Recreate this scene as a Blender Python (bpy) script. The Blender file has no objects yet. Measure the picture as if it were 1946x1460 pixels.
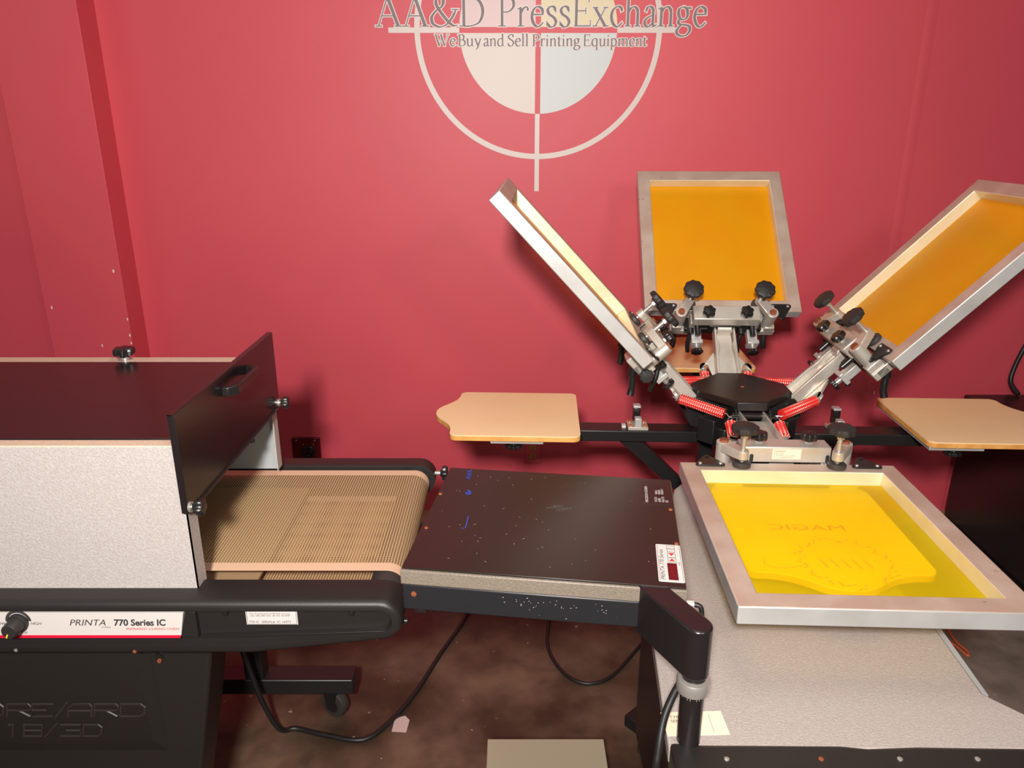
import bpy, bmesh, math, random
from mathutils import Matrix, Vector
random.seed(7)
R = math.radians
scene = bpy.context.scene
COL = scene.collection
PI = math.pi

# ------------------------------------------------------------------ materials
def newmat(name):
    m = bpy.data.materials.new(name); m.use_nodes = True
    nt = m.node_tree; b = nt.nodes['Principled BSDF']
    return m, nt, b

def mat(name, col, rough=.5, metal=0., bump=None, var=None, spec=.5, coat=0., wear=None):
    """col linear rgb; bump=(scale,strength,dist); var=(scale,col2,lo,hi); wear=(scale,col,lo)"""
    m, nt, b = newmat(name)
    b.inputs['Base Color'].default_value = (*col, 1)
    b.inputs['Roughness'].default_value = rough
    b.inputs['Metallic'].default_value = metal
    b.inputs['Specular IOR Level'].default_value = spec
    b.inputs['Coat Weight'].default_value = coat
    N, L = nt.nodes, nt.links
    tc = N.new('ShaderNodeTexCoord')
    last = None
    def noise(scale, detail=4, dist=0.):
        n = N.new('ShaderNodeTexNoise'); n.inputs['Scale'].default_value = scale
        n.inputs['Detail'].default_value = detail; n.inputs['Distortion'].default_value = dist
        L.new(tc.outputs['Object'], n.inputs['Vector']); return n
    def mixin(prev, c2, fac_socket):
        mx = N.new('ShaderNodeMix'); mx.data_type = 'RGBA'
        if prev is None: mx.inputs[6].default_value = (*col, 1)
        else: L.new(prev, mx.inputs[6])
        mx.inputs[7].default_value = (*c2, 1); L.new(fac_socket, mx.inputs[0])
        return mx.outputs[2]
    def rng(sock, lo, hi):
        r = N.new('ShaderNodeMapRange'); r.inputs[1].default_value = lo; r.inputs[2].default_value = hi
        L.new(sock, r.inputs[0]); return r.outputs[0]
    if var:
        last = mixin(last, var[1], rng(noise(var[0]).outputs[0], var[2], var[3]))
    if wear:
        last = mixin(last, wear[1], rng(noise(wear[0], 6, .6).outputs[0], wear[2], wear[2] + .03))
    if last is not None: L.new(last, b.inputs['Base Color'])
    if bump:
        n = noise(bump[0], 3)
        bp = N.new('ShaderNodeBump'); bp.inputs['Strength'].default_value = bump[1]; bp.inputs['Distance'].default_value = bump[2]
        L.new(n.outputs[0], bp.inputs['Height']); L.new(bp.outputs[0], b.inputs['Normal'])
    return m

def math_node(nt, op, a, b=None):
    n = nt.nodes.new('ShaderNodeMath'); n.operation = op
    for i, v in enumerate((a, b)):
        if v is None: continue
        if isinstance(v, (int, float)): n.inputs[i].default_value = v
        else: nt.links.new(v, n.inputs[i])
    return n.outputs[0]

M = {}
# red painted wall with chips, stains and faint patches
M['wall'] = mat('red_wall_paint', (.66, .080, .105), .52, bump=(7, .10, .008), var=(.9, (.60, .066, .095), .35, .7), wear=(3.1, (.50, .05, .065), .80))
M['concrete'] = mat('stained_concrete', (.115, .055, .034), .55, bump=(25, .3, .01), var=(2.2, (.045, .022, .016), .40, .62), wear=(6, (.20, .13, .10), .66))
def white_tex(name, col):
    m, nt, b = newmat(name)
    b.inputs['Roughness'].default_value = .42
    b.inputs['Base Color'].default_value = (*col, 1)
    N, L = nt.nodes, nt.links
    tc = N.new('ShaderNodeTexCoord'); mp = N.new('ShaderNodeMapping')
    mp.inputs['Scale'].default_value = (1.0, 1.7, 1.0); mp.inputs['Rotation'].default_value = (0, .5, .6)
    L.new(tc.outputs['Object'], mp.inputs[0])
    v = N.new('ShaderNodeTexVoronoi'); v.feature = 'SMOOTH_F1'; v.inputs['Scale'].default_value = 260
    L.new(mp.outputs[0], v.inputs['Vector'])
    n = N.new('ShaderNodeTexNoise'); n.inputs['Scale'].default_value = 330; L.new(mp.outputs[0], n.inputs['Vector'])
    h = math_node(nt, 'ADD', v.outputs['Distance'], n.outputs[0])
    bp = N.new('ShaderNodeBump'); bp.inputs['Strength'].default_value = .40; bp.inputs['Distance'].default_value = .0014
    L.new(h, bp.inputs['Height']); L.new(bp.outputs[0], b.inputs['Normal'])
    r = N.new('ShaderNodeMapRange'); r.inputs[1].default_value = .55; r.inputs[2].default_value = 1.3
    L.new(h, r.inputs[0])
    mx = N.new('ShaderNodeMix'); mx.data_type = 'RGBA'; L.new(r.outputs[0], mx.inputs[0])
    mx.inputs[6].default_value = (col[0] * .86, col[1] * .82, col[2] * .80, 1); mx.inputs[7].default_value = (min(1, col[0] * 1.05), min(1, col[1] * 1.05), min(1, col[2] * 1.05), 1)
    L.new(mx.outputs[2], b.inputs['Base Color'])
    return m
M['white_tex'] = white_tex('white_textured_powder_coat', (.46, .43, .415))
M['grey_tex'] = white_tex('darkened_white_textured_powder_coat', (.41, .372, .35))  # same white coat, colour darkened to offset overexposure near the key lamp
M['tan_tex'] = white_tex('tan_textured_powder_coat', (.20, .17, .135))
M['cream_tex'] = white_tex('cream_textured_powder_coat', (.66, .50, .38))
M['black_lam'] = mat('black_satin_lid', (.014, .011, .011), .24, wear=(16, (.10, .07, .065), .80))
M['flash_top'] = mat('black_scuffed_sheet', (.015, .011, .008), .33, var=(3, (.022, .011, .010), .4, .65), wear=(11, (.10, .085, .07), .74))
M['black_pl'] = mat('black_moulded_plastic', (.016, .0135, .0125), .45, bump=(600, .25, .001))
M['black_metal'] = mat('black_painted_steel', (.013, .012, .012), .35, wear=(22, (.09, .085, .08), .78))
M['scuffed'] = mat('scuffed_black_steel', (.014, .014, .017), .42, wear=(30, (.25, .24, .23), .70))
M['knob'] = mat('black_knob_plastic', (.012, .011, .011), .32, spec=.6)
M['knob_worn'] = mat('worn_knob_plastic', (.022, .019, .018), .55)
M['alu'] = mat('cast_aluminium', (.64, .60, .53), .42, .55, bump=(90, .12, .002), var=(12, (.52, .45, .38), .45, .75))
M['alu_frame'] = mat('stained_aluminium_frame', (.47, .34, .27), .46, .25, bump=(60, .08, .002), var=(8, (.58, .48, .40), .42, .70), wear=(26, (.30, .20, .16), .72))
M['alu_clean'] = mat('clean_aluminium_side', (.60, .60, .58), .36, .45, var=(10, (.50, .485, .46), .45, .75))
M['steel'] = mat('bright_steel', (.55, .52, .48), .35, .7)
M['galv'] = mat('galvanised_sheet', (.50, .56, .58), .40, .35)
M['rust'] = mat('rusty_bolt', (.30, .085, .03), .7, .2, var=(120, (.18, .05, .02), .4, .6))
M['copper'] = mat('copper_screw', (.62, .25, .08), .4, .5)
M['ply'] = mat('plywood_edge', (.76, .39, .11), .55, bump=(40, .2, .001), var=(25, (.62, .27, .06), .45, .7))
M['laminate'] = mat('cream_laminate', (.95, .72, .42), .38, var=(4, (.93, .68, .38), .4, .7))
M['roller'] = mat('dark_rubber_roller', (.04, .035, .032), .5)
M['cable'] = mat('black_cable', (.012, .011, .011), .45)
M['orange'] = mat('orange_cord', (.55, .12, .045), .5)
M['paper'] = mat('pink_paper_scrap', (.55, .40, .38), .8)
M['beige'] = mat('beige_board', (.36, .31, .22), .6)
M['tan_trim'] = mat('bare_wood_trim', (.40, .25, .15), .7)
M['chip'] = mat('wall_chip', (.75, .60, .55), .8)
M['pan'] = mat('brown_pan_sheet', (.34, .22, .12), .6)
M['speck'] = mat('faint_dust', (.13, .115, .10), .8)
M['inner'] = mat('heater_inner', (.02, .018, .016), .7)
M['white'] = mat('label_white', (.62, .58, .55), .45)
M['sticker'] = mat('label_cream', (.82, .70, .52), .5)
M['ink'] = mat('ink_dark', (.045, .04, .045), .5)
M['ink_red'] = mat('ink_red', (.55, .03, .03), .5)
M['red_line'] = mat('label_red_line', (.62, .008, .04), .4)
M['display'] = mat('led_window', (.10, .006, .008), .15)
M['segment'] = mat('led_segment', (.16, .012, .012), .3)
M['blue'] = mat('blue_marker', (.03, .09, .55), .6)
M['yellow_tick'] = mat('yellow_tick', (.9, .62, .03), .5)
M['white_ink'] = mat('white_ink', (.42, .39, .37), .6)
M['e_white'] = mat('emblem_white', (.66, .57, .53), .45)
M['e_pink'] = mat('emblem_pink', (.68, .49, .49), .45)
M['e_yellow'] = mat('emblem_yellow', (.70, .60, .38), .45)
M['e_cream'] = mat('emblem_cream', (.66, .575, .52), .45)
M['e_blue'] = mat('emblem_blue', (.57, .61, .60), .45)
M['letter'] = mat('letter_grey', (.22, .175, .18), .6)
M['halo'] = mat('letter_halo', (.70, .62, .58), .45)
M['burgundy'] = mat('dark_red_outlet_plate', (.10, .006, .008), .3)

def mesh_fabric(name, c1, c2, clear, tint):
    m, nt, b = newmat(name)
    N, L = nt.nodes, nt.links
    out = N['Material Output']
    tc = N.new('ShaderNodeTexCoord')
    n = N.new('ShaderNodeTexNoise'); n.inputs['Scale'].default_value = 7; L.new(tc.outputs['Object'], n.inputs['Vector'])
    mx = N.new('ShaderNodeMix'); mx.data_type = 'RGBA'
    r = N.new('ShaderNodeMapRange'); r.inputs[1].default_value = .35; r.inputs[2].default_value = .7
    L.new(n.outputs[0], r.inputs[0]); L.new(r.outputs[0], mx.inputs[0])
    mx.inputs[6].default_value = (*c1, 1); mx.inputs[7].default_value = (*c2, 1)
    L.new(mx.outputs[2], b.inputs['Base Color'])
    b.inputs['Roughness'].default_value = .42
    tr = N.new('ShaderNodeBsdfTransparent'); tr.inputs[0].default_value = (*tint, 1)
    ms = N.new('ShaderNodeMixShader'); ms.inputs[0].default_value = clear
    tl = N.new('ShaderNodeBsdfTranslucent'); tl.inputs[0].default_value = (.95, .55, .01, 1)
    m2 = N.new('ShaderNodeMixShader'); m2.inputs[0].default_value = .12
    L.new(b.outputs[0], m2.inputs[1]); L.new(tl.outputs[0], m2.inputs[2])
    L.new(m2.outputs[0], ms.inputs[1]); L.new(tr.outputs[0], ms.inputs[2]); L.new(ms.outputs[0], out.inputs[0])
    return m
M['fabric'] = mesh_fabric('amber_screen_fabric', (.98, .43, .001), (.98, .47, .002), .30, (1, .7, .05))
M['fabric_light'] = mesh_fabric('yellow_screen_fabric', (.98, .67, .001), (.98, .73, .003), .50, (1, .95, .06))

def belt_mat():
    m, nt, b = newmat('open_weave_belt')
    N, L = nt.nodes, nt.links
    out = N['Material Output']
    uv = N.new('ShaderNodeUVMap'); uv.uv_map = 'UVMap'
    sp = N.new('ShaderNodeSeparateXYZ'); L.new(uv.outputs[0], sp.inputs[0])
    def band(sock, per, duty):
        f = math_node(nt, 'FRACT', math_node(nt, 'DIVIDE', sock, per))
        return math_node(nt, 'LESS_THAN', f, duty)
    a = band(sp.outputs[0], .0062, .38); c = band(sp.outputs[1], .0044, .36)
    thread = math_node(nt, 'MAXIMUM', a, c)
    e1 = math_node(nt, 'LESS_THAN', sp.outputs[1], .030)
    e2 = math_node(nt, 'GREATER_THAN', sp.outputs[1], .455)
    edge = math_node(nt, 'MAXIMUM', e1, e2)
    al = math_node(nt, 'MAXIMUM', thread, edge)
    mx = N.new('ShaderNodeMix'); mx.data_type = 'RGBA'; L.new(edge, mx.inputs[0])
    mx.inputs[6].default_value = (.56, .37, .19, 1); mx.inputs[7].default_value = (.70, .46, .31, 1)
    L.new(mx.outputs[2], b.inputs['Base Color']); b.inputs['Roughness'].default_value = .55
    tr = N.new('ShaderNodeBsdfTransparent'); ms = N.new('ShaderNodeMixShader')
    L.new(al, ms.inputs[0]); L.new(tr.outputs[0], ms.inputs[1]); L.new(b.outputs[0], ms.inputs[2]); L.new(ms.outputs[0], out.inputs[0])
    return m
M['belt'] = belt_mat()

def spring_mat():
    m, nt, b = newmat('red_braided_sleeve')
    N, L = nt.nodes, nt.links
    tc = N.new('ShaderNodeTexCoord'); sp = N.new('ShaderNodeSeparateXYZ'); L.new(tc.outputs['Object'], sp.inputs[0])
    ang = math_node(nt, 'ARCTAN2', sp.outputs[1], sp.outputs[0])
    s1 = math_node(nt, 'SINE', math_node(nt, 'MULTIPLY', ang, 9.0))
    s2 = math_node(nt, 'SINE', math_node(nt, 'MULTIPLY', sp.outputs[2], 2 * PI / .0062))
    t = math_node(nt, 'GREATER_THAN', math_node(nt, 'MULTIPLY', math_node(nt, 'MAXIMUM', s1, 0.), math_node(nt, 'MAXIMUM', s2, 0.)), .22)
    mx = N.new('ShaderNodeMix'); mx.data_type = 'RGBA'; L.new(t, mx.inputs[0])
    mx.inputs[6].default_value = (.72, .025, .02, 1); mx.inputs[7].default_value = (.85, .70, .58, 1)  # pale dots paint the silvery glints of the braid into the colour
    L.new(mx.outputs[2], b.inputs['Base Color']); b.inputs['Roughness'].default_value = .35
    return m
M['sleeve'] = spring_mat()

# ------------------------------------------------------------------ mesh builder
class MB:
    def __init__(self):
        self.bm = bmesh.new(); self.m = Matrix.Identity(4)
        self.mi = 0
    def add(self, verts, faces):
        vs = [self.bm.verts.new(self.m @ Vector(v)) for v in verts]
        for f in faces:
            try:
                fc = self.bm.faces.new([vs[i] for i in f]); fc.material_index = self.mi
            except ValueError: pass
        return self
    def box(self, x0, x1, y0, y1, z0, z1):
        v = [(x, y, z) for x in (x0, x1) for y in (y0, y1) for z in (z0, z1)]
        return self.add(v, [(0, 1, 3, 2), (4, 6, 7, 5), (0, 4, 5, 1), (2, 3, 7, 6), (0, 2, 6, 4), (1, 5, 7, 3)])
    def prism(self, pts, a, b, axis='z', pts2=None):
        """2D outline extruded from a to b along axis. z:(x,y)  y:(x,z)  x:(y,z)"""
        def P(p, t):
            return {'z': (p[0], p[1], t), 'y': (p[0], t, p[1]), 'x': (t, p[0], p[1])}[axis]
        n = len(pts); q = pts2 or pts
        v = [P(p, a) for p in pts] + [P(p, b) for p in q]
        f = [tuple(range(n - 1, -1, -1)), tuple(range(n, 2 * n))] + [(i, (i + 1) % n, n + (i + 1) % n, n + i) for i in range(n)]
        return self.add(v, f)
    def cyl(self, p0, p1, r0, r1=None, seg=24, cap=True):
        r1 = r0 if r1 is None else r1
        p0, p1 = Vector(p0), Vector(p1); d = (p1 - p0).normalized()
        u = d.orthogonal().normalized(); w = d.cross(u)
        v = []
        for p, r in ((p0, r0), (p1, r1)):
            for i in range(seg):
                a = 2 * PI * i / seg; v.append(p + u * (r * math.cos(a)) + w * (r * math.sin(a)))
        f = [(i, (i + 1) % seg, seg + (i + 1) % seg, seg + i) for i in range(seg)]
        if cap: f += [tuple(range(seg - 1, -1, -1)), tuple(range(seg, 2 * seg))]
        return self.add(v, f)
    def lathe(self, base, d, prof, seg=28, lobes=0, amp=0.):
        """prof: list of (r, t) along direction d from base; closed at both ends"""
        base = Vector(base); d = Vector(d).normalized(); u = d.orthogonal().normalized(); w = d.cross(u)
        v = []
        for r, t in prof:
            for i in range(seg):
                a = 2 * PI * i / seg
                rr = r * (1 + (amp * math.cos(lobes * a) if lobes else 0) * (1 if r > .004 else 0))
                v.append(base + d * t + u * (rr * math.cos(a)) + w * (rr * math.sin(a)))
        f = []
        for k in range(len(prof) - 1):
            f += [(k * seg + i, k * seg + (i + 1) % seg, (k + 1) * seg + (i + 1) % seg, (k + 1) * seg + i) for i in range(seg)]
        n = len(prof)
        f += [tuple(range(seg - 1, -1, -1)), tuple(range((n - 1) * seg, n * seg))]
        return self.add(v, f)
    def tube(self, pts, r, seg=10, smooth=0):
        pts = [Vector(p) for p in pts]
        if smooth: pts = catmull(pts, smooth)
        v = []; n = len(pts); up = None
        for i, p in enumerate(pts):
            t = (pts[min(i + 1, n - 1)] - pts[max(i - 1, 0)]).normalized()
            if up is None: up = t.orthogonal().normalized()
            up = (up - t * up.dot(t)).normalized(); w = t.cross(up)
            for k in range(seg):
                a = 2 * PI * k / seg; v.append(p + up * (r * math.cos(a)) + w * (r * math.sin(a)))
        f = [(i * seg + k, i * seg + (k + 1) % seg, (i + 1) * seg + (k + 1) % seg, (i + 1) * seg + k) for i in range(n - 1) for k in range(seg)]
        f += [tuple(range(seg - 1, -1, -1)), tuple(range((n - 1) * seg, n * seg))]
        return self.add(v, f)
    def build(self, name, m, parent=None, bevel=0., matrix=None, smooth=True, angle=38, flip=True, **props):
        me = bpy.data.meshes.new(name)
        if flip: bmesh.ops.recalc_face_normals(self.bm, faces=self.bm.faces[:])
        self.bm.to_mesh(me); self.bm.free()
        for x in (m if isinstance(m, (list, tuple)) else [m]): me.materials.append(M[x] if isinstance(x, str) else x)
        if smooth:
            me.shade_smooth(); me.set_sharp_from_angle(angle=R(angle))
        o = bpy.data.objects.new(name, me); COL.objects.link(o)
        if parent: o.parent = parent
        if matrix is not None: o.matrix_local = matrix
        if bevel:
            b = o.modifiers.new('bevel', 'BEVEL'); b.width = bevel; b.segments = 2; b.limit_method = 'ANGLE'; b.angle_limit = R(40); b.harden_normals = False
        for k, v in props.items(): o[k] = v
        return o

def catmull(pts, sub):
    out = []; n = len(pts)
    for i in range(n - 1):
        p0, p1, p2, p3 = pts[max(i - 1, 0)], pts[i], pts[i + 1], pts[min(i + 2, n - 1)]
        for k in range(sub):
            t = k / sub
            out.append(.5 * ((2 * p1) + (p2 - p0) * t + (2 * p0 - 5 * p1 + 4 * p2 - p3) * t * t + (3 * p1 - p0 - 3 * p2 + p3) * t ** 3))
    out.append(pts[-1]); return out

def thing(name, label, cat, matrix=None, group=None):
    o = bpy.data.objects.new(name, None); COL.objects.link(o); o.empty_display_size = .05
    if matrix is not None: o.matrix_world = matrix
    o['label'] = label; o['category'] = cat
    if group: o['group'] = group
    return o
def T(x, y, z): return Matrix.Translation((x, y, z))
def RZ(a): return Matrix.Rotation(R(a), 4, 'Z')

def rrect(x0, x1, y0, y1, r, n=5):
    out = []
    for cx, cy, a0 in ((x1 - r, y1 - r, 0), (x0 + r, y1 - r, 90), (x0 + r, y0 + r, 180), (x1 - r, y0 + r, 270)):
        for i in range(n + 1):
            a = R(a0 + 90 * i / n); out.append((cx + r * math.cos(a), cy + r * math.sin(a)))
    return out

def text(name, body, size, m, parent, matrix, align='LEFT', extrude=0., shear=0., sx=1., offset=0.):
    cu = bpy.data.curves.new(name, 'FONT'); cu.body = body; cu.size = size; cu.align_x = align
    cu.extrude = extrude; cu.shear = shear; cu.offset = offset; cu.resolution_u = 4
    tmp = bpy.data.objects.new(name + '_c', cu); COL.objects.link(tmp)
    dg = bpy.context.evaluated_depsgraph_get()
    me = bpy.data.meshes.new_from_object(tmp.evaluated_get(dg))
    bpy.data.objects.remove(tmp)
    me.materials.clear(); me.materials.append(M[m] if isinstance(m, str) else m)
    me.transform(Matrix.Diagonal((sx, 1, 1, 1)))
    o = bpy.data.objects.new(name, me); COL.objects.link(o)
    o.parent = parent; o.matrix_local = matrix
    return o

def knob(parent, base, d, r, h, stem=0., lobes=7, amp=.09, m='knob', name='knob', stem_r=.006, dish=False):
    """lobed clamping knob whose stem starts at base and runs along d"""
    d = Vector(d).normalized(); base = Vector(base)
    b = MB(); s = stem
    b.lathe(base + d * s, d, [(r * .45, 0), (r * .5, h * .2), (r * .96, h * .28), (r, h * .5), (r * .97, h * .85), (r * .82, h), (r * .02, h * 1.06)], 56, lobes, amp)
    k = b.build(name, m, parent)
    if stem:
        s_ = MB(); s_.cyl(base, base + d * (stem + h * .1), stem_r, seg=14)
        s_.cyl(base + d * (stem - .008), base + d * stem, stem_r * 1.6, seg=6)
        s_.build('stem', 'steel', parent)
    return k

# ------------------------------------------------------------------ room
WY = 3.2
b = MB(); b.box(-5, 5, WY, WY + .12, 0, 3.4); wall = b.build('wall_back', 'wall', kind='structure')
b = MB(); b.box(-5, 5, -2.5, WY + .12, -.05, 0)
floor_m, nt, pb = newmat('concrete_floor')
N, L = nt.nodes, nt.links
tc = N.new('ShaderNodeTexCoord'); 
n1 = N.new('ShaderNodeTexNoise'); n1.inputs['Scale'].default_value = 2.3; n1.inputs['Detail'].default_value = 8; L.new(tc.outputs['Object'], n1.inputs['Vector'])
n2 = N.new('ShaderNodeTexNoise'); n2.inputs['Scale'].default_value = 28; n2.inputs['Detail'].default_value = 6; L.new(tc.outputs['Object'], n2.inputs['Vector'])
n3 = N.new('ShaderNodeTexNoise'); n3.inputs['Scale'].default_value = 11; n3.inputs['Detail'].default_value = 8; n3.inputs['Distortion'].default_value = .3; L.new(tc.outputs['Object'], n3.inputs['Vector'])
cr = N.new('ShaderNodeValToRGB'); L.new(n1.outputs[0], cr.inputs[0])
cr.color_ramp.elements[0].position = .40; cr.color_ramp.elements[0].color = (.050, .028, .016, 1)
cr.color_ramp.elements[1].position = .62; cr.color_ramp.elements[1].color = (.17, .105, .068, 1)
sp = N.new('ShaderNodeSeparateXYZ'); L.new(tc.outputs['Object'], sp.inputs[0])
gr = N.new('ShaderNodeMapRange'); gr.inputs[1].default_value = .4; gr.inputs[2].default_value = 1.2; L.new(sp.outputs[0], gr.inputs[0])
mx = N.new('ShaderNodeMix'); mx.data_type = 'RGBA'; L.new(gr.outputs[0], mx.inputs[0]); L.new(cr.outputs[0], mx.inputs[6])
cr2 = N.new('ShaderNodeValToRGB'); L.new(n1.outputs[0], cr2.inputs[0])
cr2.color_ramp.elements[0].position = .3; cr2.color_ramp.elements[0].color = (.12, .10, .08, 1)
cr2.color_ramp.elements[1].position = .7; cr2.color_ramp.elements[1].color = (.26, .22, .18, 1)
L.new(cr2.outputs[0], mx.inputs[7])
mx2 = N.new('ShaderNodeMix'); mx2.data_type = 'RGBA'; mx2.blend_type = 'MULTIPLY'; mx2.inputs[0].default_value = .8
L.new(mx.outputs[2], mx2.inputs[6])
r3 = N.new('ShaderNodeMapRange'); r3.inputs[1].default_value = .34; r3.inputs[2].default_value = .58; r3.inputs[3].default_value = .62; L.new(n3.outputs[0], r3.inputs[0])
L.new(r3.outputs[0], mx2.inputs[7])
sk = N.new('ShaderNodeMix'); sk.data_type = 'RGBA'; L.new(mx2.outputs[2], sk.inputs[6]); sk.inputs[7].default_value = (.42, .32, .25, 1)
r4 = N.new('ShaderNodeMapRange'); r4.inputs[1].default_value = .70; r4.inputs[2].default_value = .74; L.new(n2.outputs[0], r4.inputs[0]); L.new(r4.outputs[0], sk.inputs[0])
L.new(sk.outputs[2], pb.inputs['Base Color'])
pb.inputs['Roughness'].default_value = .5
bp = N.new('ShaderNodeBump'); bp.inputs['Strength'].default_value = .35; bp.inputs['Distance'].default_value = .004; L.new(n2.outputs[0], bp.inputs['Height']); L.new(bp.outputs[0], pb.inputs['Normal'])
b.build('floor', floor_m, kind='structure')
b = MB(); b.box(-1.93, -1.592, 3.066, WY + .01, 0, 3.4); pil = b.build('trim_1', 'wall', bevel=.002, kind='structure')
b = MB(); b.box(-1.59, 5, 3.09, WY, 0, .012); b.build('trim_2', 'tan_trim', kind='structure')
# narrow seam ridge in the wall paint, right of the press
b = MB(); b.prism([(1.585, WY), (1.60, WY - .0016), (1.615, WY - .0012), (1.63, WY)], .3, 3.3, 'z'); b.build('trim_3', 'wall', kind='structure')

# ------------------------------------------------------------------ wall emblem and lettering
EX, EZ = .101, 2.079
em = thing('wall_emblem', 'crosshair circle emblem with four pastel quarters and lettering painted on the red wall', 'emblem', T(EX, WY, EZ))
def ring_sector(b, r0, r1, a0, a1, y, n):
    v = []; 
    for i in range(n + 1):
        a = R(a0 + (a1 - a0) * i / n); v += [(r0 * math.cos(a), y, r0 * math.sin(a)), (r1 * math.cos(a), y, r1 * math.sin(a))]
    b.add(v, [(2 * i, 2 * i + 1, 2 * i + 3, 2 * i + 2) for i in range(n)])
b = MB(); ring_sector(b, .456, .477, 0, 360, -.0015, 128); b.build('outer_ring', 'e_white', em, smooth=False)
g = .0105
for box_ in ((-.0095, .0085, -.603, -.304), (-.0095, .0085, .304, .62), (-.577, -.304, -.010, .009), (.304, .531, -.010, .009)):
    b = MB(); b.box(box_[0], box_[1], -.0012, -.0004, box_[2], box_[3]); b.build('crosshair_bar', 'e_white', em, smooth=False)
for sx, sz, mm in ((-1, 1, 'e_pink'), (1, 1, 'e_yellow'), (-1, -1, 'e_cream'), (1, -1, 'e_blue')):
    b = MB(); r = .304
    a0 = math.asin(g / r); pts = [(g, g)]
    for i in range(33):
        a = a0 + (PI / 2 - 2 * a0) * i / 32; pts.append((r * math.cos(a), r * math.sin(a)))
    b.add([(sx * x, -.001, sz * z) for x, z in pts], [tuple(range(len(pts)))])
    q = b.build('quadrant', mm, em, smooth=False)
    q['label'] = {'e_pink': 'pale pink quarter', 'e_yellow': 'pale yellow quarter', 'e_cream': 'cream quarter', 'e_blue': 'pale blue quarter'}[mm]

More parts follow.
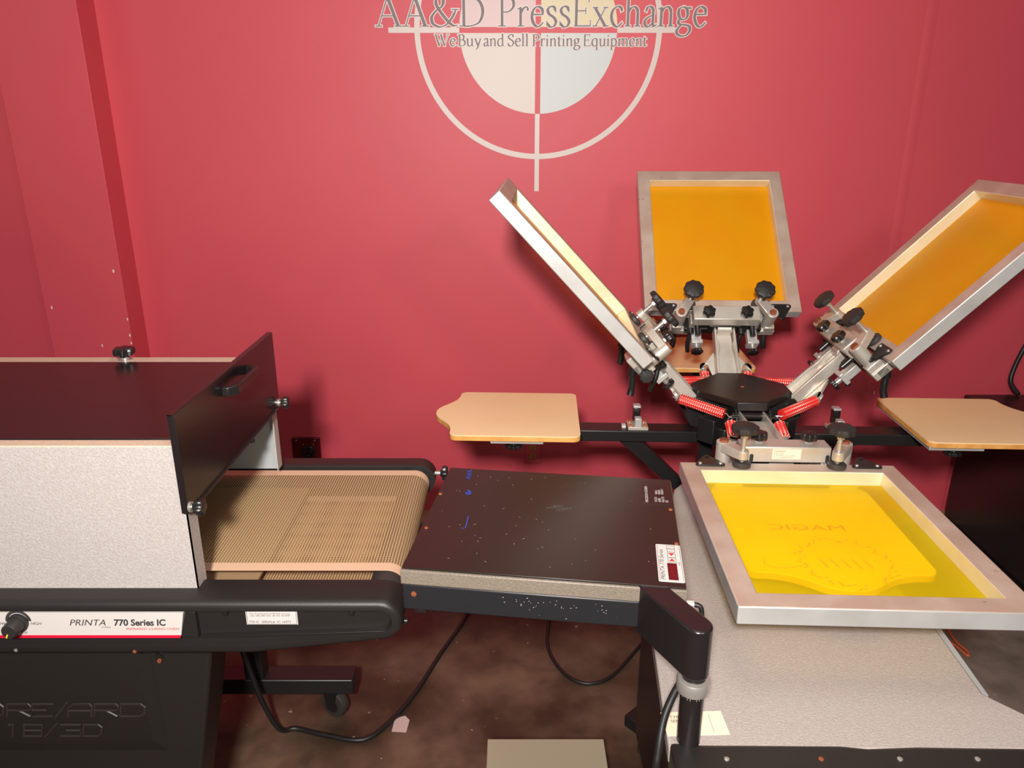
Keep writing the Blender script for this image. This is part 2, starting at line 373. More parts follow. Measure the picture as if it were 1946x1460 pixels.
# serif alphabet drawn with a broad pen: every stroke is a list of points (smooth or straight), optional fixed width
def C(*p): return ('c', p, None)
def S(x0, y0, x1, y1, w=.072): return ('s', ((x0, y0), (x1, y1)), w)
def F(x, y, l=.17): return ('s', ((x - l / 2, y), (x + l / 2, y)), .022)
def VT(x, y0, y1): return ('s', ((x, y0), (x, y1)), .024)
CAP, XH, ASC = .65, .42, .70
def st(x, y0, y1): return S(x, y0, x, y1)
G = {
 'A': (.70, [S(.09, 0, .345, .64, .028), S(.335, .67, .60, 0, .080), S(.17, .23, .50, .23, .024), F(.09, .008, .17), F(.60, .008, .20)]),
 '&': (.76, [C((.70, .36), (.60, .20), (.46, .05), (.27, -.01), (.10, .06), (.07, .20), (.19, .34), (.33, .43), (.38, .54), (.32, .64), (.22, .62), (.19, .50), (.29, .33), (.48, .12), (.62, .02), (.74, .03)), F(.68, .37, .18)]),
 'D': (.72, [st(.14, 0, .65), C((.12, .64), (.32, .64), (.54, .55), (.63, .33), (.54, .10), (.32, .012), (.12, .012)), F(.12, .010, .20), F(.12, .64, .20)]),
 'P': (.54, [st(.14, 0, .65), C((.12, .64), (.30, .645), (.44, .57), (.46, .44), (.34, .33), (.16, .31)), F(.14, .010, .22), F(.11, .64, .18)]),
 'B': (.54, [st(.14, 0, .65), C((.12, .64), (.30, .645), (.41, .56), (.38, .40), (.26, .35), (.14, .35)), C((.26, .35), (.42, .32), (.49, .19), (.42, .05), (.28, .012), (.12, .012)), F(.11, .010, .18), F(.11, .64, .18)]),
 'E': (.58, [st(.14, 0, .65), S(.08, .64, .48, .64, .026), S(.14, .34, .40, .34, .024), S(.08, .012, .53, .012, .026), VT(.485, .52, .65), VT(.40, .27, .41), VT(.54, 0, .14)]),
 'W': (.96, [S(.08, .64, .29, .0, .078), S(.29, .0, .48, .60, .028), S(.42, .64, .64, 0, .078), S(.64, 0, .87, .64, .028), F(.08, .64), F(.43, .64, .2), F(.87, .64, .16)]),
 'S': (.48, [C((.39, .50), (.36, .61), (.24, .655), (.12, .60), (.09, .49), (.18, .39), (.33, .31), (.41, .19), (.35, .05), (.22, -.005), (.10, .05), (.06, .18)), VT(.395, .49, .65), VT(.06, .01, .17)]),
 'r': (.37, [st(.12, 0, .40), F(.13, .010, .20), S(.03, .375, .14, .42, .022), C((.13, .28), (.18, .37), (.25, .42), (.32, .41)), S(.29, .375, .345, .375, .065)]),
 'e': (.43, [C((.07, .26), (.20, .26), (.36, .26)), C((.365, .25), (.35, .37), (.23, .43), (.11, .36), (.065, .21), (.12, .06), (.24, -.008), (.39, .09))]),
 's': (.37, [C((.30, .33), (.25, .42), (.15, .43), (.08, .36), (.12, .27), (.24, .20), (.31, .11), (.26, .01), (.15, -.008), (.06, .08)), VT(.30, .31, .42), VT(.055, .01, .12)]),
 'x': (.48, [S(.08, .41, .38, 0, .070), S(.37, .41, .10, 0, .026), F(.09, .41, .15), F(.38, .41, .13), F(.09, .010, .14), F(.39, .010, .16)]),
 'c': (.41, [C((.36, .33), (.32, .41), (.22, .43), (.10, .35), (.065, .21), (.12, .06), (.24, -.008), (.38, .09)), S(.32, .365, .375, .365, .055)]),
 'h': (.52, [st(.12, 0, .70), F(.12, .010, .17), S(.03, .665, .14, .70, .022), C((.12, .29), (.19, .39), (.29, .425), (.37, .37), (.39, .26)), st(.39, 0, .30), F(.40, .010, .17)]),
 'n': (.52, [st(.12, 0, .41), F(.12, .010, .17), S(.03, .375, .14, .42, .022), C((.12, .29), (.19, .39), (.29, .425), (.37, .37), (.39, .26)), st(.39, 0, .30), F(.40, .010, .17)]),
 'm': (.79, [st(.12, 0, .41), F(.12, .010, .17), S(.03, .375, .14, .42, .022), C((.12, .29), (.19, .39), (.29, .425), (.37, .37), (.39, .26)), st(.39, 0, .30), F(.39, .010, .16), C((.39, .29), (.46, .39), (.56, .425), (.64, .37), (.66, .26)), st(.66, 0, .30), F(.67, .010, .17)]),
 'a': (.41, [C((.09, .32), (.14, .41), (.22, .43), (.29, .38), (.31, .28)), st(.30, .05, .32), C((.30, .08), (.33, .005), (.41, .04)), C((.30, .25), (.17, .20), (.075, .12), (.10, .02), (.19, .0), (.30, .08))]),
 'g': (.47, [C((.20, .425), (.10, .38), (.08, .28), (.13, .18), (.22, .15), (.31, .19), (.335, .29), (.29, .39), (.20, .425)), S(.30, .40, .44, .40, .035), C((.14, .18), (.09, .11), (.13, .05), (.27, .035), (.40, .0), (.42, -.10), (.31, -.20), (.14, -.20), (.05, -.12), (.12, -.01), (.2, .03))]),
 'u': (.53, [st(.12, .12, .42), C((.12, .14), (.15, .03), (.25, .0), (.35, .04), (.40, .12)), st(.40, 0, .42), F(.08, .41, .12), F(.36, .41, .12), F(.43, .010, .12)]),
 'y': (.48, [S(.08, .41, .25, .0, .070), C((.41, .41), (.30, .12), (.20, -.12), (.07, -.20)), F(.08, .41, .16), F(.40, .41, .15)]),
 'd': (.51, [st(.39, 0, .70), S(.31, .665, .41, .70, .022), F(.44, .010, .12), C((.38, .37), (.26, .43), (.12, .36), (.065, .20), (.11, .05), (.23, -.008), (.38, .07))]),
 'l': (.25, [st(.12, 0, .70), S(.03, .665, .14, .70, .022), F(.12, .010, .18)]),
 'i': (.25, [st(.12, 0, .41), S(.03, .375, .14, .42, .022), F(.12, .010, .18), S(.085, .58, .155, .58, .07)]),
 't': (.31, [C((.12, .52), (.12, .30), (.12, .10), (.17, .0), (.29, .05)), S(.02, .41, .27, .41, .024), S(.05, .42, .13, .53, .03)]),
 'q': (.51, [st(.39, -.22, .42), F(.40, -.21, .18), C((.38, .37), (.26, .43), (.12, .36), (.065, .20), (.11, .05), (.23, -.008), (.38, .07))]),
 'p': (.51, [st(.12, -.22, .41), F(.12, -.21, .18), S(.03, .375, .14, .42, .022), C((.12, .34), (.22, .43), (.36, .38), (.43, .22), (.37, .04), (.26, -.008), (.12, .06))]),
}
def glyph_strokes(b, ch, x0, sx, z0, sz, y, grow, wscale=1.):
    k = 0
    for kind, pts, w in G[ch][1]:
        P = [Vector((p[0], p[1], 0)) for p in pts]
        if kind == 'c': P = catmull(P, 7)
        n = len(P); L_, R_ = [], []
        for i, p in enumerate(P):
            t = (P[min(i + 1, n - 1)] - P[max(i - 1, 0)]).normalized()
            ww = w if w is not None else .024 + .054 * abs(math.sin(math.atan2(t.y, t.x) - R(14))) ** 1.3
            ww = ww * wscale / 2 + grow
            if kind == 'c' and not grow:
                e = min(i, n - 1 - i) / 5; ww *= min(1, .55 + .45 * e)
            nn = Vector((-t.y, t.x, 0)); q = p.copy()
            if i == 0: q = p - t * grow
            if i == n - 1: q = p + t * grow
            L_.append(q + nn * ww); R_.append(q - nn * ww)
        yy = y - k * 4e-5; k += 1
        vs = [(x0 + v.x * sx, yy - i_ * 1e-6, z0 + v.y * sz) for i_, pair in enumerate(zip(L_, R_)) for v in pair]
        b.add(vs, [(2 * i, 2 * i + 1, 2 * i + 3, 2 * i + 2) for i in range(n - 1)])
def word(b, s, x0, x1, z0, sz, y, grow, wscale=1.):
    tot = sum(G[c][0] for c in s); sx = (x1 - x0) / tot; x = x0
    for c in s:
        glyph_strokes(b, c, x, sx, z0, sz, y, grow, wscale); x += G[c][0] * sx
PXM = .0020244                               # metres on the wall per photo pixel in this row
def wx(zx): return ((zx / 2.948 + 700) - 1023) * PXM
for nm, words_, z0, sz, ws, gr_ in (('title_lettering', (('AA&D', 40, 662), ('PressExchange', 722, 1895)), .0125, .160, 1.02, .022),
                               ('tagline_lettering', (('We', 370, 490), ('Buy', 498, 634), ('and', 643, 762), ('Sell', 778, 900), ('Printing', 916, 1190), ('Equipment', 1203, 1566)), -.0565, .0625, 1.35, .048)):
    hb = MB(); lb = MB()
    for s, a, c in words_:
        word(hb, s, wx(a), wx(c), z0, sz, -.0022, gr_, ws)
        word(lb, s, wx(a), wx(c), z0, sz, -.0034, 0, ws)
    lo = lb.build(nm, 'letter', em, smooth=False, flip=False)
    lo['label'] = 'grey serif letters outlined in white'
    hb.build('letter_outline', 'halo', lo, smooth=False, flip=False)

# ------------------------------------------------------------------ outlets on the wall
o = thing('power_outlet', 'dark red wall outlet plate with one round black twist-lock receptacle beside the dryer', 'outlet', T(-.94, WY, .33))
b = MB(); b.box(-.064, .064, -.012, 0, -.056, .056); b.build('outlet_plate', 'burgundy', o, bevel=.003)
b = MB(); b.cyl((.01, -.010, -.012), (.01, -.024, -.012), .030, seg=32); rc = b.build('receptacle', 'knob', o, bevel=.002)
b = MB()
for k in range(3):
    a = 2 * PI * k / 3 + .5; b.m = T(.01 + .013 * math.cos(a), -.0245, -.012 + .013 * math.sin(a)) @ Matrix.Rotation(-a, 4, 'Y'); b.box(-.002, .002, -.001, .001, -.006, .006)
b.build('slot', 'segment', rc)
for x in (-.042, .042):
    b = MB(); b.cyl((x, -.011, .043), (x, -.015, .043), .004, seg=12); b.build('screw', 'steel', o)
for x in (-.012, .035):
    b = MB(); b.cyl((x, -.011, .024), (x, -.0145, .024), .0028, seg=10); b.build('rivet', 'steel', o)
o = thing('power_outlet', 'red painted duplex outlet on the wall below the left pallet', 'outlet', T(.095, WY, .315))
b = MB(); b.box(-.037, .037, -.008, 0, -.057, .057); b.build('outlet_plate', 'wall', o, bevel=.003)
for z in (.022, -.022):
    b = MB(); b.prism(rrect(-.016, .016, z - .014, z + .014, .009), -.0105, -.007, 'y'); r_ = b.build('receptacle', 'copper', o)
    b = MB(); b.box(-.007, -.005, -.0115, -.010, z - .003, z + .007); b.box(.005, .007, -.0115, -.010, z - .003, z + .007); b.cyl((0, -.010, z - .008), (0, -.0115, z - .008), .0025, seg=8); b.build('slot', 'ink', r_)

# paint chips flaked off the pilaster edge and the wall
for x, z, y, par in [(-1.596, .97, 3.0657, pil), (-1.596, .90, 3.0657, pil), (-1.596, .868, 3.0657, pil), (-1.62, 1.17, 3.0657, pil), (-1.90, 1.02, 3.0657, pil), (-1.72, .855, 3.0657, pil), (1.62, .60, WY - .0003, wall), (1.36, .265, WY - .0003, wall), (1.78, .96, WY - .0003, wall)]:
    b = MB(); pts = [(x + random.uniform(.5, 1) * .005 * math.cos(a), z + random.uniform(.6, 1.4) * .007 * math.sin(a)) for a in [k * PI / 3.5 for k in range(7)]]
    b.prism(pts, y - .0006, y + .0006, 'y'); b.build('paint_chip', 'chip', par, smooth=False)

# ------------------------------------------------------------------ conveyor dryer
dr = thing('conveyor_dryer', 'white and black conveyor dryer with open mesh belt and raised end door', 'dryer', T(0, 0, 0))
HX, HL = -.607, -1.75
b = MB()
b.prism([(HL, .862), (-.640, .862), (HX, .872), (HX, 1.172), (HL, 1.172)], 1.265, 1.2675, 'y')
b.box(HX - .0025, HX, 1.265, 1.305, .872, 1.171)                   # end flange
b.build('front_hood_panel', 'white_tex', dr)
b = MB(); b.box(HL, HX, 1.829, 1.832, .878, 1.172); b.box(HX - .0025, HX, 1.795, 1.832, .878, 1.171); b.build('rear_hood_panel', 'white_tex', dr)
b = MB(); b.box(HL, HX, 1.2655, 1.297, 1.166, 1.174); b.box(HL, HX, 1.785, 1.8315, 1.166, 1.174); b.build('hood_rim', 'cream_tex', dr, bevel=.003)
b = MB(); b.box(HL, HX + .002, 1.297, 1.785, 1.168, 1.1755); b.build('lid_panel', 'black_lam', dr, bevel=.001)
for y_ in (1.822, 1.270):
    b = MB(); b.box(HL, HX - .01, y_, y_ + .0035, .87, 1.164); b.build('inner_panel', 'galv', dr)
b = MB(); b.box(HL, -.80, 1.275, 1.82, 1.03, 1.15); b.build('heater_housing', 'inner', dr)
# lid knob
b = MB(); b.cyl((-.962, 1.806, 1.172), (-.962, 1.806, 1.184), .010, seg=16); b.cyl((-.962, 1.806, 1.1735), (-.962, 1.806, 1.177), .017, seg=16); b.build('knob_stem', 'steel', dr)
knob(dr, (-.962, 1.806, 1.182), (0, 0, 1), .024, .024, 0, 6, .12)
# raised end door
dx = -.600
b = MB(); b.box(dx, dx + .003, 1.250, 1.828, 1.045, 1.240); b.box(dx - .010, dx, 1.250, 1.2525, 1.045, 1.240); b.box(dx - .010, dx, 1.8255, 1.828, 1.045, 1.240); b.box(dx - .010, dx, 1.250, 1.828, 1.2375, 1.240)
b.box(dx, dx + .008, 1.255, 1.823, 1.045, 1.048)
door = b.build('end_door', 'black_lam', dr, bevel=.0008)
b = MB()
hp = [(1.47, 0), (1.47, .014), (1.485, .030), (1.615, .030), (1.630, .014), (1.630, 0), (1.618, 0), (1.612, .012), (1.603, .019), (1.497, .019), (1.488, .012), (1.482, 0)]
b.add([(dx + .003 + x, y, z) for z in (1.196, 1.216) for y, x in hp], [tuple(range(12)), tuple(range(23, 11, -1))] + [(i, (i + 1) % 12, 12 + (i + 1) % 12, 12 + i) for i in range(12)])
b.build('handle', 'knob', door, bevel=.002)
for y in (1.257, 1.820):
    b = MB(); b.cyl((dx - .004, y, 1.056), (dx + .014, y, 1.056), .005, seg=14); b.cyl((dx + .003, y, 1.056), (dx + .008, y, 1.056), .010, seg=14); b.build('stem', 'steel', door)
    knob(door, (dx + .010, y, 1.056), (1, 0, 0), .0155, .020, 0, 5, .14)
b = MB(); b.cyl((dx + .006, 1.60, 1.040), (dx + .006, 1.60, 1.046), .006, seg=10); b.build('bumper', 'knob', door)

# rails with rounded noses
def rail_outline(o_, xl=HL, dz=0.):
    pts = [(xl, .876 - o_)]
    cx, cz, r = -.252, .832, .044 - o_
    for i in range(13):
        a = R(90 - 168 * i / 12); pts.append((cx + r * math.cos(a), cz + r * math.sin(a)))
    pts += [(-.50, .758 + o_), (xl, .755 + o_)]
    return [(x, z + dz) for x, z in pts]
def rail(name, yf, yb, sgn, dz=0.):
    """yf is the outer face; the recess is cut into it"""
    b = MB(); o1 = rail_outline(.010, dz=dz); n = len(o1)
    def loop(pts, y): return [(x, y, z) for x, z in pts]
    xs = HX                                                          # recess starts right of the control panel
    inner = rail_outline(.020, dz=dz); inner = [(max(x, -1.74), z) for x, z in inner]
    L0 = loop(rail_outline(0, dz=dz), yb); L1 = loop(rail_outline(0, dz=dz), yf + sgn * .012); L1b = loop(rail_outline(.0035, dz=dz), yf + sgn * .0035); L2 = loop(o1, yf); L3 = loop(inner, yf); L4 = loop([(x, z) for x, z in rail_outline(.025, dz=dz)], yf + sgn * .014)
    v = L0 + L1 + L1b + L2 + L3 + L4; f = [tuple(range(n))]
    for k in range(5):
        f += [(k * n + i, k * n + (i + 1) % n, (k + 1) * n + (i + 1) % n, (k + 1) * n + i) for i in range(n)]
    f.append(tuple(range(5 * n, 6 * n)))
    b.add(v, f)
    return b.build(name, 'black_pl', dr, angle=50)
fr = rail('front_rail', 1.218, 1.294, 1)
rail('rear_rail', 1.918, 1.861, -1, -.014)
b = MB(); b.prism([(-.634, .797), (-.600, .797), (-.600, .853), (-.618, .853)], 1.220, 1.235, 'y'); b.prism([(-.600, .797), (-.232, .812), (-.30, .806), (-.50, .800)], 1.2185, 1.2325, 'y'); b.build('rail_rib', 'black_pl', fr, bevel=.003)
# control panel strip
cp = MB(); cp.prism([(HL, .802), (-.632, .802), (-.6215, .8525), (HL, .8525)], 1.2185, 1.232, 'y'); cp = cp.build('control_panel', 'white', dr)
b = MB(); b.prism([(HL, .7965), (-.634, .7965), (-.6325, .8025), (HL, .8025)], 1.2178, 1.2315, 'y'); b.build('red_stripe', 'red_line', cp, smooth=False)
FRONT = Matrix.Rotation(PI / 2, 4, 'X')
text('lettering', '770 Series IC', .0195, 'ink', cp, T(-.7565, 1.2180, .8245) @ FRONT, shear=.12, offset=.0006, sx=.93)
text('lettering', 'INFRARED CURING OVEN', .0072, 'ink_red', cp, T(-.735, 1.2180, .8145) @ FRONT, shear=.25, sx=1.2)
text('lettering', 'PRINTA', .0195, 'ink', cp, T(-.842, 1.2180, .8245) @ FRONT, shear=.35, sx=1.05)
text('lettering', 'SYSTEMS', .0045, 'ink', cp, T(-.781, 1.2180, .819) @ FRONT)
text('lettering', 'HIGH', .0085, 'ink', cp, T(-.915, 1.2180, .826) @ FRONT, shear=.3)
text('lettering', 'LOW', .0085, 'ink', cp, T(-.982, 1.2180, .826) @ FRONT, shear=.3)
text('lettering', '50%', .0075, 'ink', cp, T(-.937, 1.2180, .806) @ FRONT, shear=.3)
b = MB(); 
va = []
for i in range(25):
    a = R(0 + 180 * i / 24); va += [(-.936 + .0185 * math.cos(a), 1.2182, .834 + .0185 * math.sin(a)), (-.936 + .0245 * math.cos(a), 1.2182, .834 + .0245 * math.sin(a))]
b.add(va, [(2 * i, 2 * i + 1, 2 * i + 3, 2 * i + 2) for i in range(24)]); b.build('dial_scale', 'ink', cp, smooth=False)
b = MB(); b.lathe((-.936, 1.2185, .832), (0, -1, 0), [(.019, 0), (.019, .006), (.0155, .007), (.0145, .030), (.013, .032), (.0005, .032)], 32); dk = b.build('dial_knob', 'knob_worn', cp)
b = MB(); b.m = T(-.936, 1.1862, .832) @ Matrix.Rotation(R(25), 4, 'Y'); b.box(-.0012, .0012, -.0008, .0006, -.013, -.005); b.build('pointer', 'yellow_tick', dk)
# serial plate, screws on the rail
sp_ = MB(); sp_.box(-.508, -.410, 1.2290, 1.2325, .8185, .8560); sp_ = sp_.build('serial_plate', 'white', dr)
text('lettering', '770 IC  SERIAL#  IC 16973', .0072, 'ink', sp_, T(-.503, 1.2286, .8225) @ FRONT, sx=1.0)
text('lettering', 'For Connection to Branch Circuit\nUse 208-240 VAC 60 HZ 18 AMP', .0048, 'ink', sp_, T(-.500, 1.2286, .842) @ FRONT, sx=1.15)
b = MB(); 
for z in (.8195, .8550): b.box(-.506, -.412, 1.2284, 1.2290, z - .0003, z + .0003)
for x in (-.506, -.412): b.box(x - .0003, x + .0003, 1.2284, 1.2290, .8195, .8550)
b.build('plate_border', 'ink', sp_, smooth=False)
for x, z in ((-.546, .846), (-.306, .846)):
    b = MB(); b.cyl((x, 1.2330, z), (x, 1.2255, z), .006, seg=16); b.cyl((x, 1.2260, z), (x, 1.2250, z), .003, seg=6); b.build('screw', 'knob', dr)
for x, z, mm in ((-.727, .765, 'rust'), (-.955, .768, 'steel')):
    b = MB(); b.lathe((x, 1.2200, z), (0, -1, 0), [(.0042, 0), (.0036, .0025), (.0005, .0035)], 12); b.build('screw', mm, dr)
# belt
b = MB()
y0, y1 = 1.362, 1.847; rc_, zc, xr, xl = .038, .815, -.260, -1.72
path = [(xl + (xr - xl) * i / 30, zc + rc_) for i in range(31)]
path += [(xr + rc_ * math.sin(PI * i / 16), zc + rc_ * math.cos(PI * i / 16)) for i in range(1, 17)]
path += [(xr + (xl - xr) * i / 30, zc - rc_) for i in range(1, 31)]
bm = b.bm; uvl = bm.loops.layers.uv.new('UVMap'); prev = None; s = 0.
for i, (x, z) in enumerate(path):
    if i: s += math.dist(path[i - 1], path[i])
    cur = (bm.verts.new((x, y0, z)), bm.verts.new((x, y1, z)), s)
    if prev:
        f = bm.faces.new((prev[0], cur[0], cur[1], prev[1]))
        for l, uv in zip(f.loops, ((prev[2], 0), (s, 0), (s, y1 - y0), (prev[2], y1 - y0))): l[uvl].uv = uv
    prev = cur
b.build('belt', 'belt', dr, flip=False)
b = MB(); b.cyl((xr, y0 - .026, zc), (xr, y1 + .012, zc), .0365, seg=40); b.build('end_roller', 'roller', dr)
b = MB(); b.box(-1.6, -.54, 1.385, 1.825, .806, .812); b.build('belt_pan', 'pan', dr)
b = MB(); b.box(HL, -.30, 1.294, 1.310, .770, .80); b.build('belt_guide', 'black_metal', dr)
# belt tension knob at far nose
b = MB(); b.cyl((-.215, 1.888, .826), (-.188, 1.888, .826), .006, seg=12); b.build('stem', 'steel', dr)
knob(dr, (-.196, 1.888, .826), (1, 0, 0), .019, .020, 0, 6, .12)
b = MB(); b.cyl((-.214, 1.25, .812), (-.203, 1.25, .812), .006, seg=12); b.build('tension_bolt', 'knob', dr)
# base cabinet with tapered end and embossed lettering
b = MB()
outl = [(HL, .757), (-.600, .757), (-.612, .70), (-.668, .411), (-.75, .04), (HL, .04)]
outb = [(x + (.05 if x > -1 else 0), z) for x, z in outl]
b.prism(outl, 1.285, 1.50, 'y', [(x - (.035 if x > -1.7 else 0), z) for x, z in outl])
base = b.build('base_cabinet', 'black_pl', dr, bevel=.008)
b = MB()
o_ = [(HL, .461), (-.735, .461), (-.735, .757), (HL, .757)]; i_ = [(HL, .506), (-.752, .506), (-.752, .757), (HL, .757)]
v = [(x, 1.2845, z) for x, z in o_] + [(x, 1.266, z) for x, z in i_]
b.add(v, [(0, 1, 5, 4), (1, 2, 6, 5), (2, 3, 7, 6), (4, 5, 6, 7)]); b.build('raised_panel', 'black_pl', base)
# outlined slanted display letters in relief
def relief(b, strokes, x0, z0, w, h, sl=.22, r=.0026):
    for st_ in strokes:
        b.tube([(x0 + p[0] * w + sl * p[1] * h, 1.2655, z0 + p[1] * h) for p in st_], r, 6)
RL = {'R': [[(0, 0), (0, 1), (.9, 1), (1, .85), (1, .6), (.9, .48), (0, .48)], [(.5, .48), (1, 0)]],
      'E': [[(1, 1), (0, 1), (0, 0), (1, 0)], [(0, .5), (.7, .5)]], '/': [[(0, -.1), (1, 1.1)]],
      'A': [[(0, 0), (0, .7), (.2, 1), (.9, 1), (1, .85), (1, 0)], [(0, .45), (1, .45)]],
      'D': [[(0, 0), (0, 1), (.8, 1), (1, .75), (1, .25), (.8, 0), (0, 0)]],
      '1': [[(0, 1), (.5, 1), (.5, 0)]], '8': [[(0, 0), (0, 1), (1, 1), (1, 0), (0, 0)], [(0, .5), (1, .5)]],
      '3': [[(0, 1), (1, 1), (1, 0), (0, 0)], [(.3, .5), (1, .5)]], '0': [[(0, 0), (0, 1), (.8, 1), (1, .8), (1, .2), (.8, 0), (0, 0)]],
      'L': [[(0, 1), (0, 0), (1, 0)]]}
b = MB()
for ch, x, w in (('L', -1.20, .038), ('E', -1.145, .038), ('0', -1.092, .04), ('R', -1.044, .048), ('E', -.992, .044), ('/', -.944, .022), ('A', -.918, .048), ('R', -.864, .048), ('D', -.810, .050)):
    relief(b, RL[ch], x, .568, w, .031)
for ch, x, w in (('1', -1.052, .018), ('8', -1.020, .038), ('/', -.976, .024), ('3', -.944, .042), ('0', -.896, .038)):
    relief(b, RL[ch], x, .517, w, .029)
b.build('relief_lettering', mat('raised_letter_plastic', (.03, .024, .021), .38), base)
for x in (-.965, -.718):
    b = MB(); b.cyl((x, 1.2865, .702), (x, 1.2800, .702), .008, seg=16); b.build('bolt', 'knob', base)
    b = MB(); b.cyl((x + .002, 1.281, .695), (x + .002, 1.277, .695), .0045, seg=10); b.build('screw', 'steel' if x < -.9 else 'rust', base)
# under frame, rear leg, foot beam, casters
for x0_, x1_ in ((-.80, -.745), (-1.70, -1.64)):
    b = MB(); b.box(x0_, x1_, 1.870, 1.925, .152, .76); b.build('rear_leg', 'black_metal', dr, bevel=.003)
b = MB(); b.box(HL, -.30, 1.865, 1.925, .752, .776); b.build('cross_rail', 'black_metal', dr)
b = MB(); b.box(HL, -.478, 1.868, 1.935, .100, .152); b.build('foot_beam', 'black_metal', dr, bevel=.004)
b = MB(); b.box(HL, -.478, 1.300, 1.367, .100, .152); b.build('foot_beam', 'black_metal', dr, bevel=.004)
for cx_, cy_ in ((-.545, 1.900), (-.545, 1.335), (-1.68, 1.900), (-1.68, 1.335)):
    b = MB(); b.m = T(cx_, cy_, .045) @ RZ(-28)
    b.lathe((0, -.016, 0), (0, 1, 0), [(.030, 0), (.043, .002), (.045, .008), (.045, .024), (.043, .030), (.030, .032)], 36)
    w_ = b.build('caster_wheel', 'roller', dr)
    b = MB(); b.m = T(cx_, cy_, .045) @ RZ(-28); b.lathe((0, -.019, 0), (0, 1, 0), [(.024, 0), (.026, .038), (.001, .039)], 24); b.build('hub_cap', 'black_pl', w_)
    b = MB(); b.m = T(cx_, cy_, .045) @ RZ(-28)
    for s in (-1, 1): b.prism([(-.016, 0), (.016, -.004), (.024, .055), (-.024, .055)], s * .022 - .0015, s * .022 + .0015, 'y')
    b.box(-.026, .026, -.024, .024, .050, .056); b.build('caster_fork', 'black_metal', dr)

# ------------------------------------------------------------------ flash cure unit
FL = T(.073, 1.276, 0) @ RZ(-7.5)
fc = thing('flash_cure_panel', 'black flat heater panel on a swing arm between the belt and the press', 'flash cure unit', FL)
b = MB(); b.box(-.235, .235, -.1985, .20, 1.0165, 1.0205); b.build('top_sheet', 'flash_top', fc, bevel=.0008)
b = MB(); b.box(-.237, .237, -.203, .202, .990, 1.0170); b.build('textured_rim', 'tan_tex', fc, bevel=.002)
b = MB(); b.box(-.235, .235, -.202, .20, .940, .990); b.build('heater_body', 'scuffed', fc, bevel=.003)
cl = MB(); cl.prism(rrect(.192, .2345, -.185, -.068, .003), 1.0205, 1.0213, 'z'); cl = cl.build('control_label', 'white', fc, smooth=False, label='white control label with red display')
TOP = lambda x, y, z=1.0216: T(x, y, z) @ RZ(90)
text('lettering', 'PRINTA 770 Series', .0105, 'ink', cl, TOP(.2035, -.181), shear=.2, sx=1.15)
b = MB(); b.box(.2085, .2245, -.180, -.130, 1.0213, 1.0222); dsp = b.build('display', 'display', cl)
text('digits', '888', .0155, 'segment', dsp, TOP(.2225, -.176, 1.0225), sx=1.6)
b = MB()
for y in (-.124, -.106):
    s = 1 if y < -.11 else -1
    b.add([(.2125, y - s * .004 + .005, 1.0218), (.2225, y - s * .004 + .005, 1.0218), (.2175, y + s * .005 + .005, 1.0218)], [(0, 1, 2)])
b.build('arrow_button', 'ink_red', cl, smooth=False)
b = MB()
for y0_, y1_ in ((-.127, -.112), (-.110, -.095), (-.092, -.083), (-.081, -.072)):
    for x0_, x1_, ya, yb in ((.2105, .2245, y0_, y0_ + .0006), (.2105, .2245, y1_ - .0006, y1_), (.2105, .2111, y0_, y1_), (.2239, .2245, y0_, y1_)):
        b.box(x0_, x1_, ya, yb, 1.0212, 1.0216)
b.build('button_outline', 'ink', cl, smooth=False)
text('lettering', 'TIMER', .004, 'ink', cl, TOP(.2305, -.135))
b = MB()
for x in (.1945, .2325): b.box(x - .0003, x + .0003, -.182, -.071, 1.0212, 1.0215)
b.build('label_border', 'ink', cl, smooth=False)
wl = MB(); wl.box(.176, .231, .086, .170, 1.0205, 1.0209); wl = wl.build('warning_label', 'black_lam', fc, smooth=False)
text('lettering', 'PRECISION SCREEN', .0075, 'white_ink', wl, TOP(.1855, .090, 1.0213), offset=.0003, sx=1.1)
text('lettering', 'VOLTS\nAMPS\nWATTS\nHZ', .007, 'white_ink', wl, TOP(.2035, .094, 1.0213), offset=.0003)
text('lettering', 'SERIAL\n208/240\nMODEL 7', .006, 'white_ink', wl, TOP(.205, .128, 1.0213), offset=.0003)
for px_, py_ in ((-.229, .073), (-.225, -.064), (.227, .066), (.229, -.062)):
    b = MB(); b.lathe((px_, py_, 1.0203), (0, 0, 1), [(.0042, 0), (.0036, .002), (.0005, .003)], 12); b.build('screw', 'rust', fc)
b = MB(); b.lathe((-.215, -.2018, .972), (0, -1, 0), [(.005, 0), (.0045, .002), (.0005, .003)], 12); b.build('screw', 'rust', fc)
b = MB(); b.cyl((-.210, -.195, .938), (-.200, -.195, .938), .006, seg=12); b.box(-.215, -.195, -.20, -.18, .934, .941); b.build('latch', 'knob', fc)
# marker scribbles and a scratched stain, flat on the sheet
def scribble(b, pts, z, w=.0012):
    for (xa, ya), (xb, yb) in zip(pts, pts[1:]):
        d = Vector((xb - xa, yb - ya, 0)).normalized(); n_ = Vector((-d.y, d.x, 0)) * w
        b.add([(xa + n_.x, ya + n_.y, z), (xa - n_.x, ya - n_.y, z), (xb - n_.x, yb - n_.y, z), (xb + n_.x, yb + n_.y, z)], [(0, 1, 2, 3)])
b = MB()
pts = [(-.190 + .007 * math.sin(i * 2.3) + .0012 * i / 4, .192 - .0038 * i) for i in range(13)]
scribble(b, pts, 1.02085, .0009)
scribble(b, [(-.178, .098), (-.169, .088), (-.180, .086), (-.172, .076), (-.168, .09)], 1.0209, .0014)
scribble(b, [(-.156, -.010), (-.153, -.055), (-.160, -.058)], 1.0209, .0007)
b.build('marker_scribble', 'blue', fc, smooth=False)
b = MB()
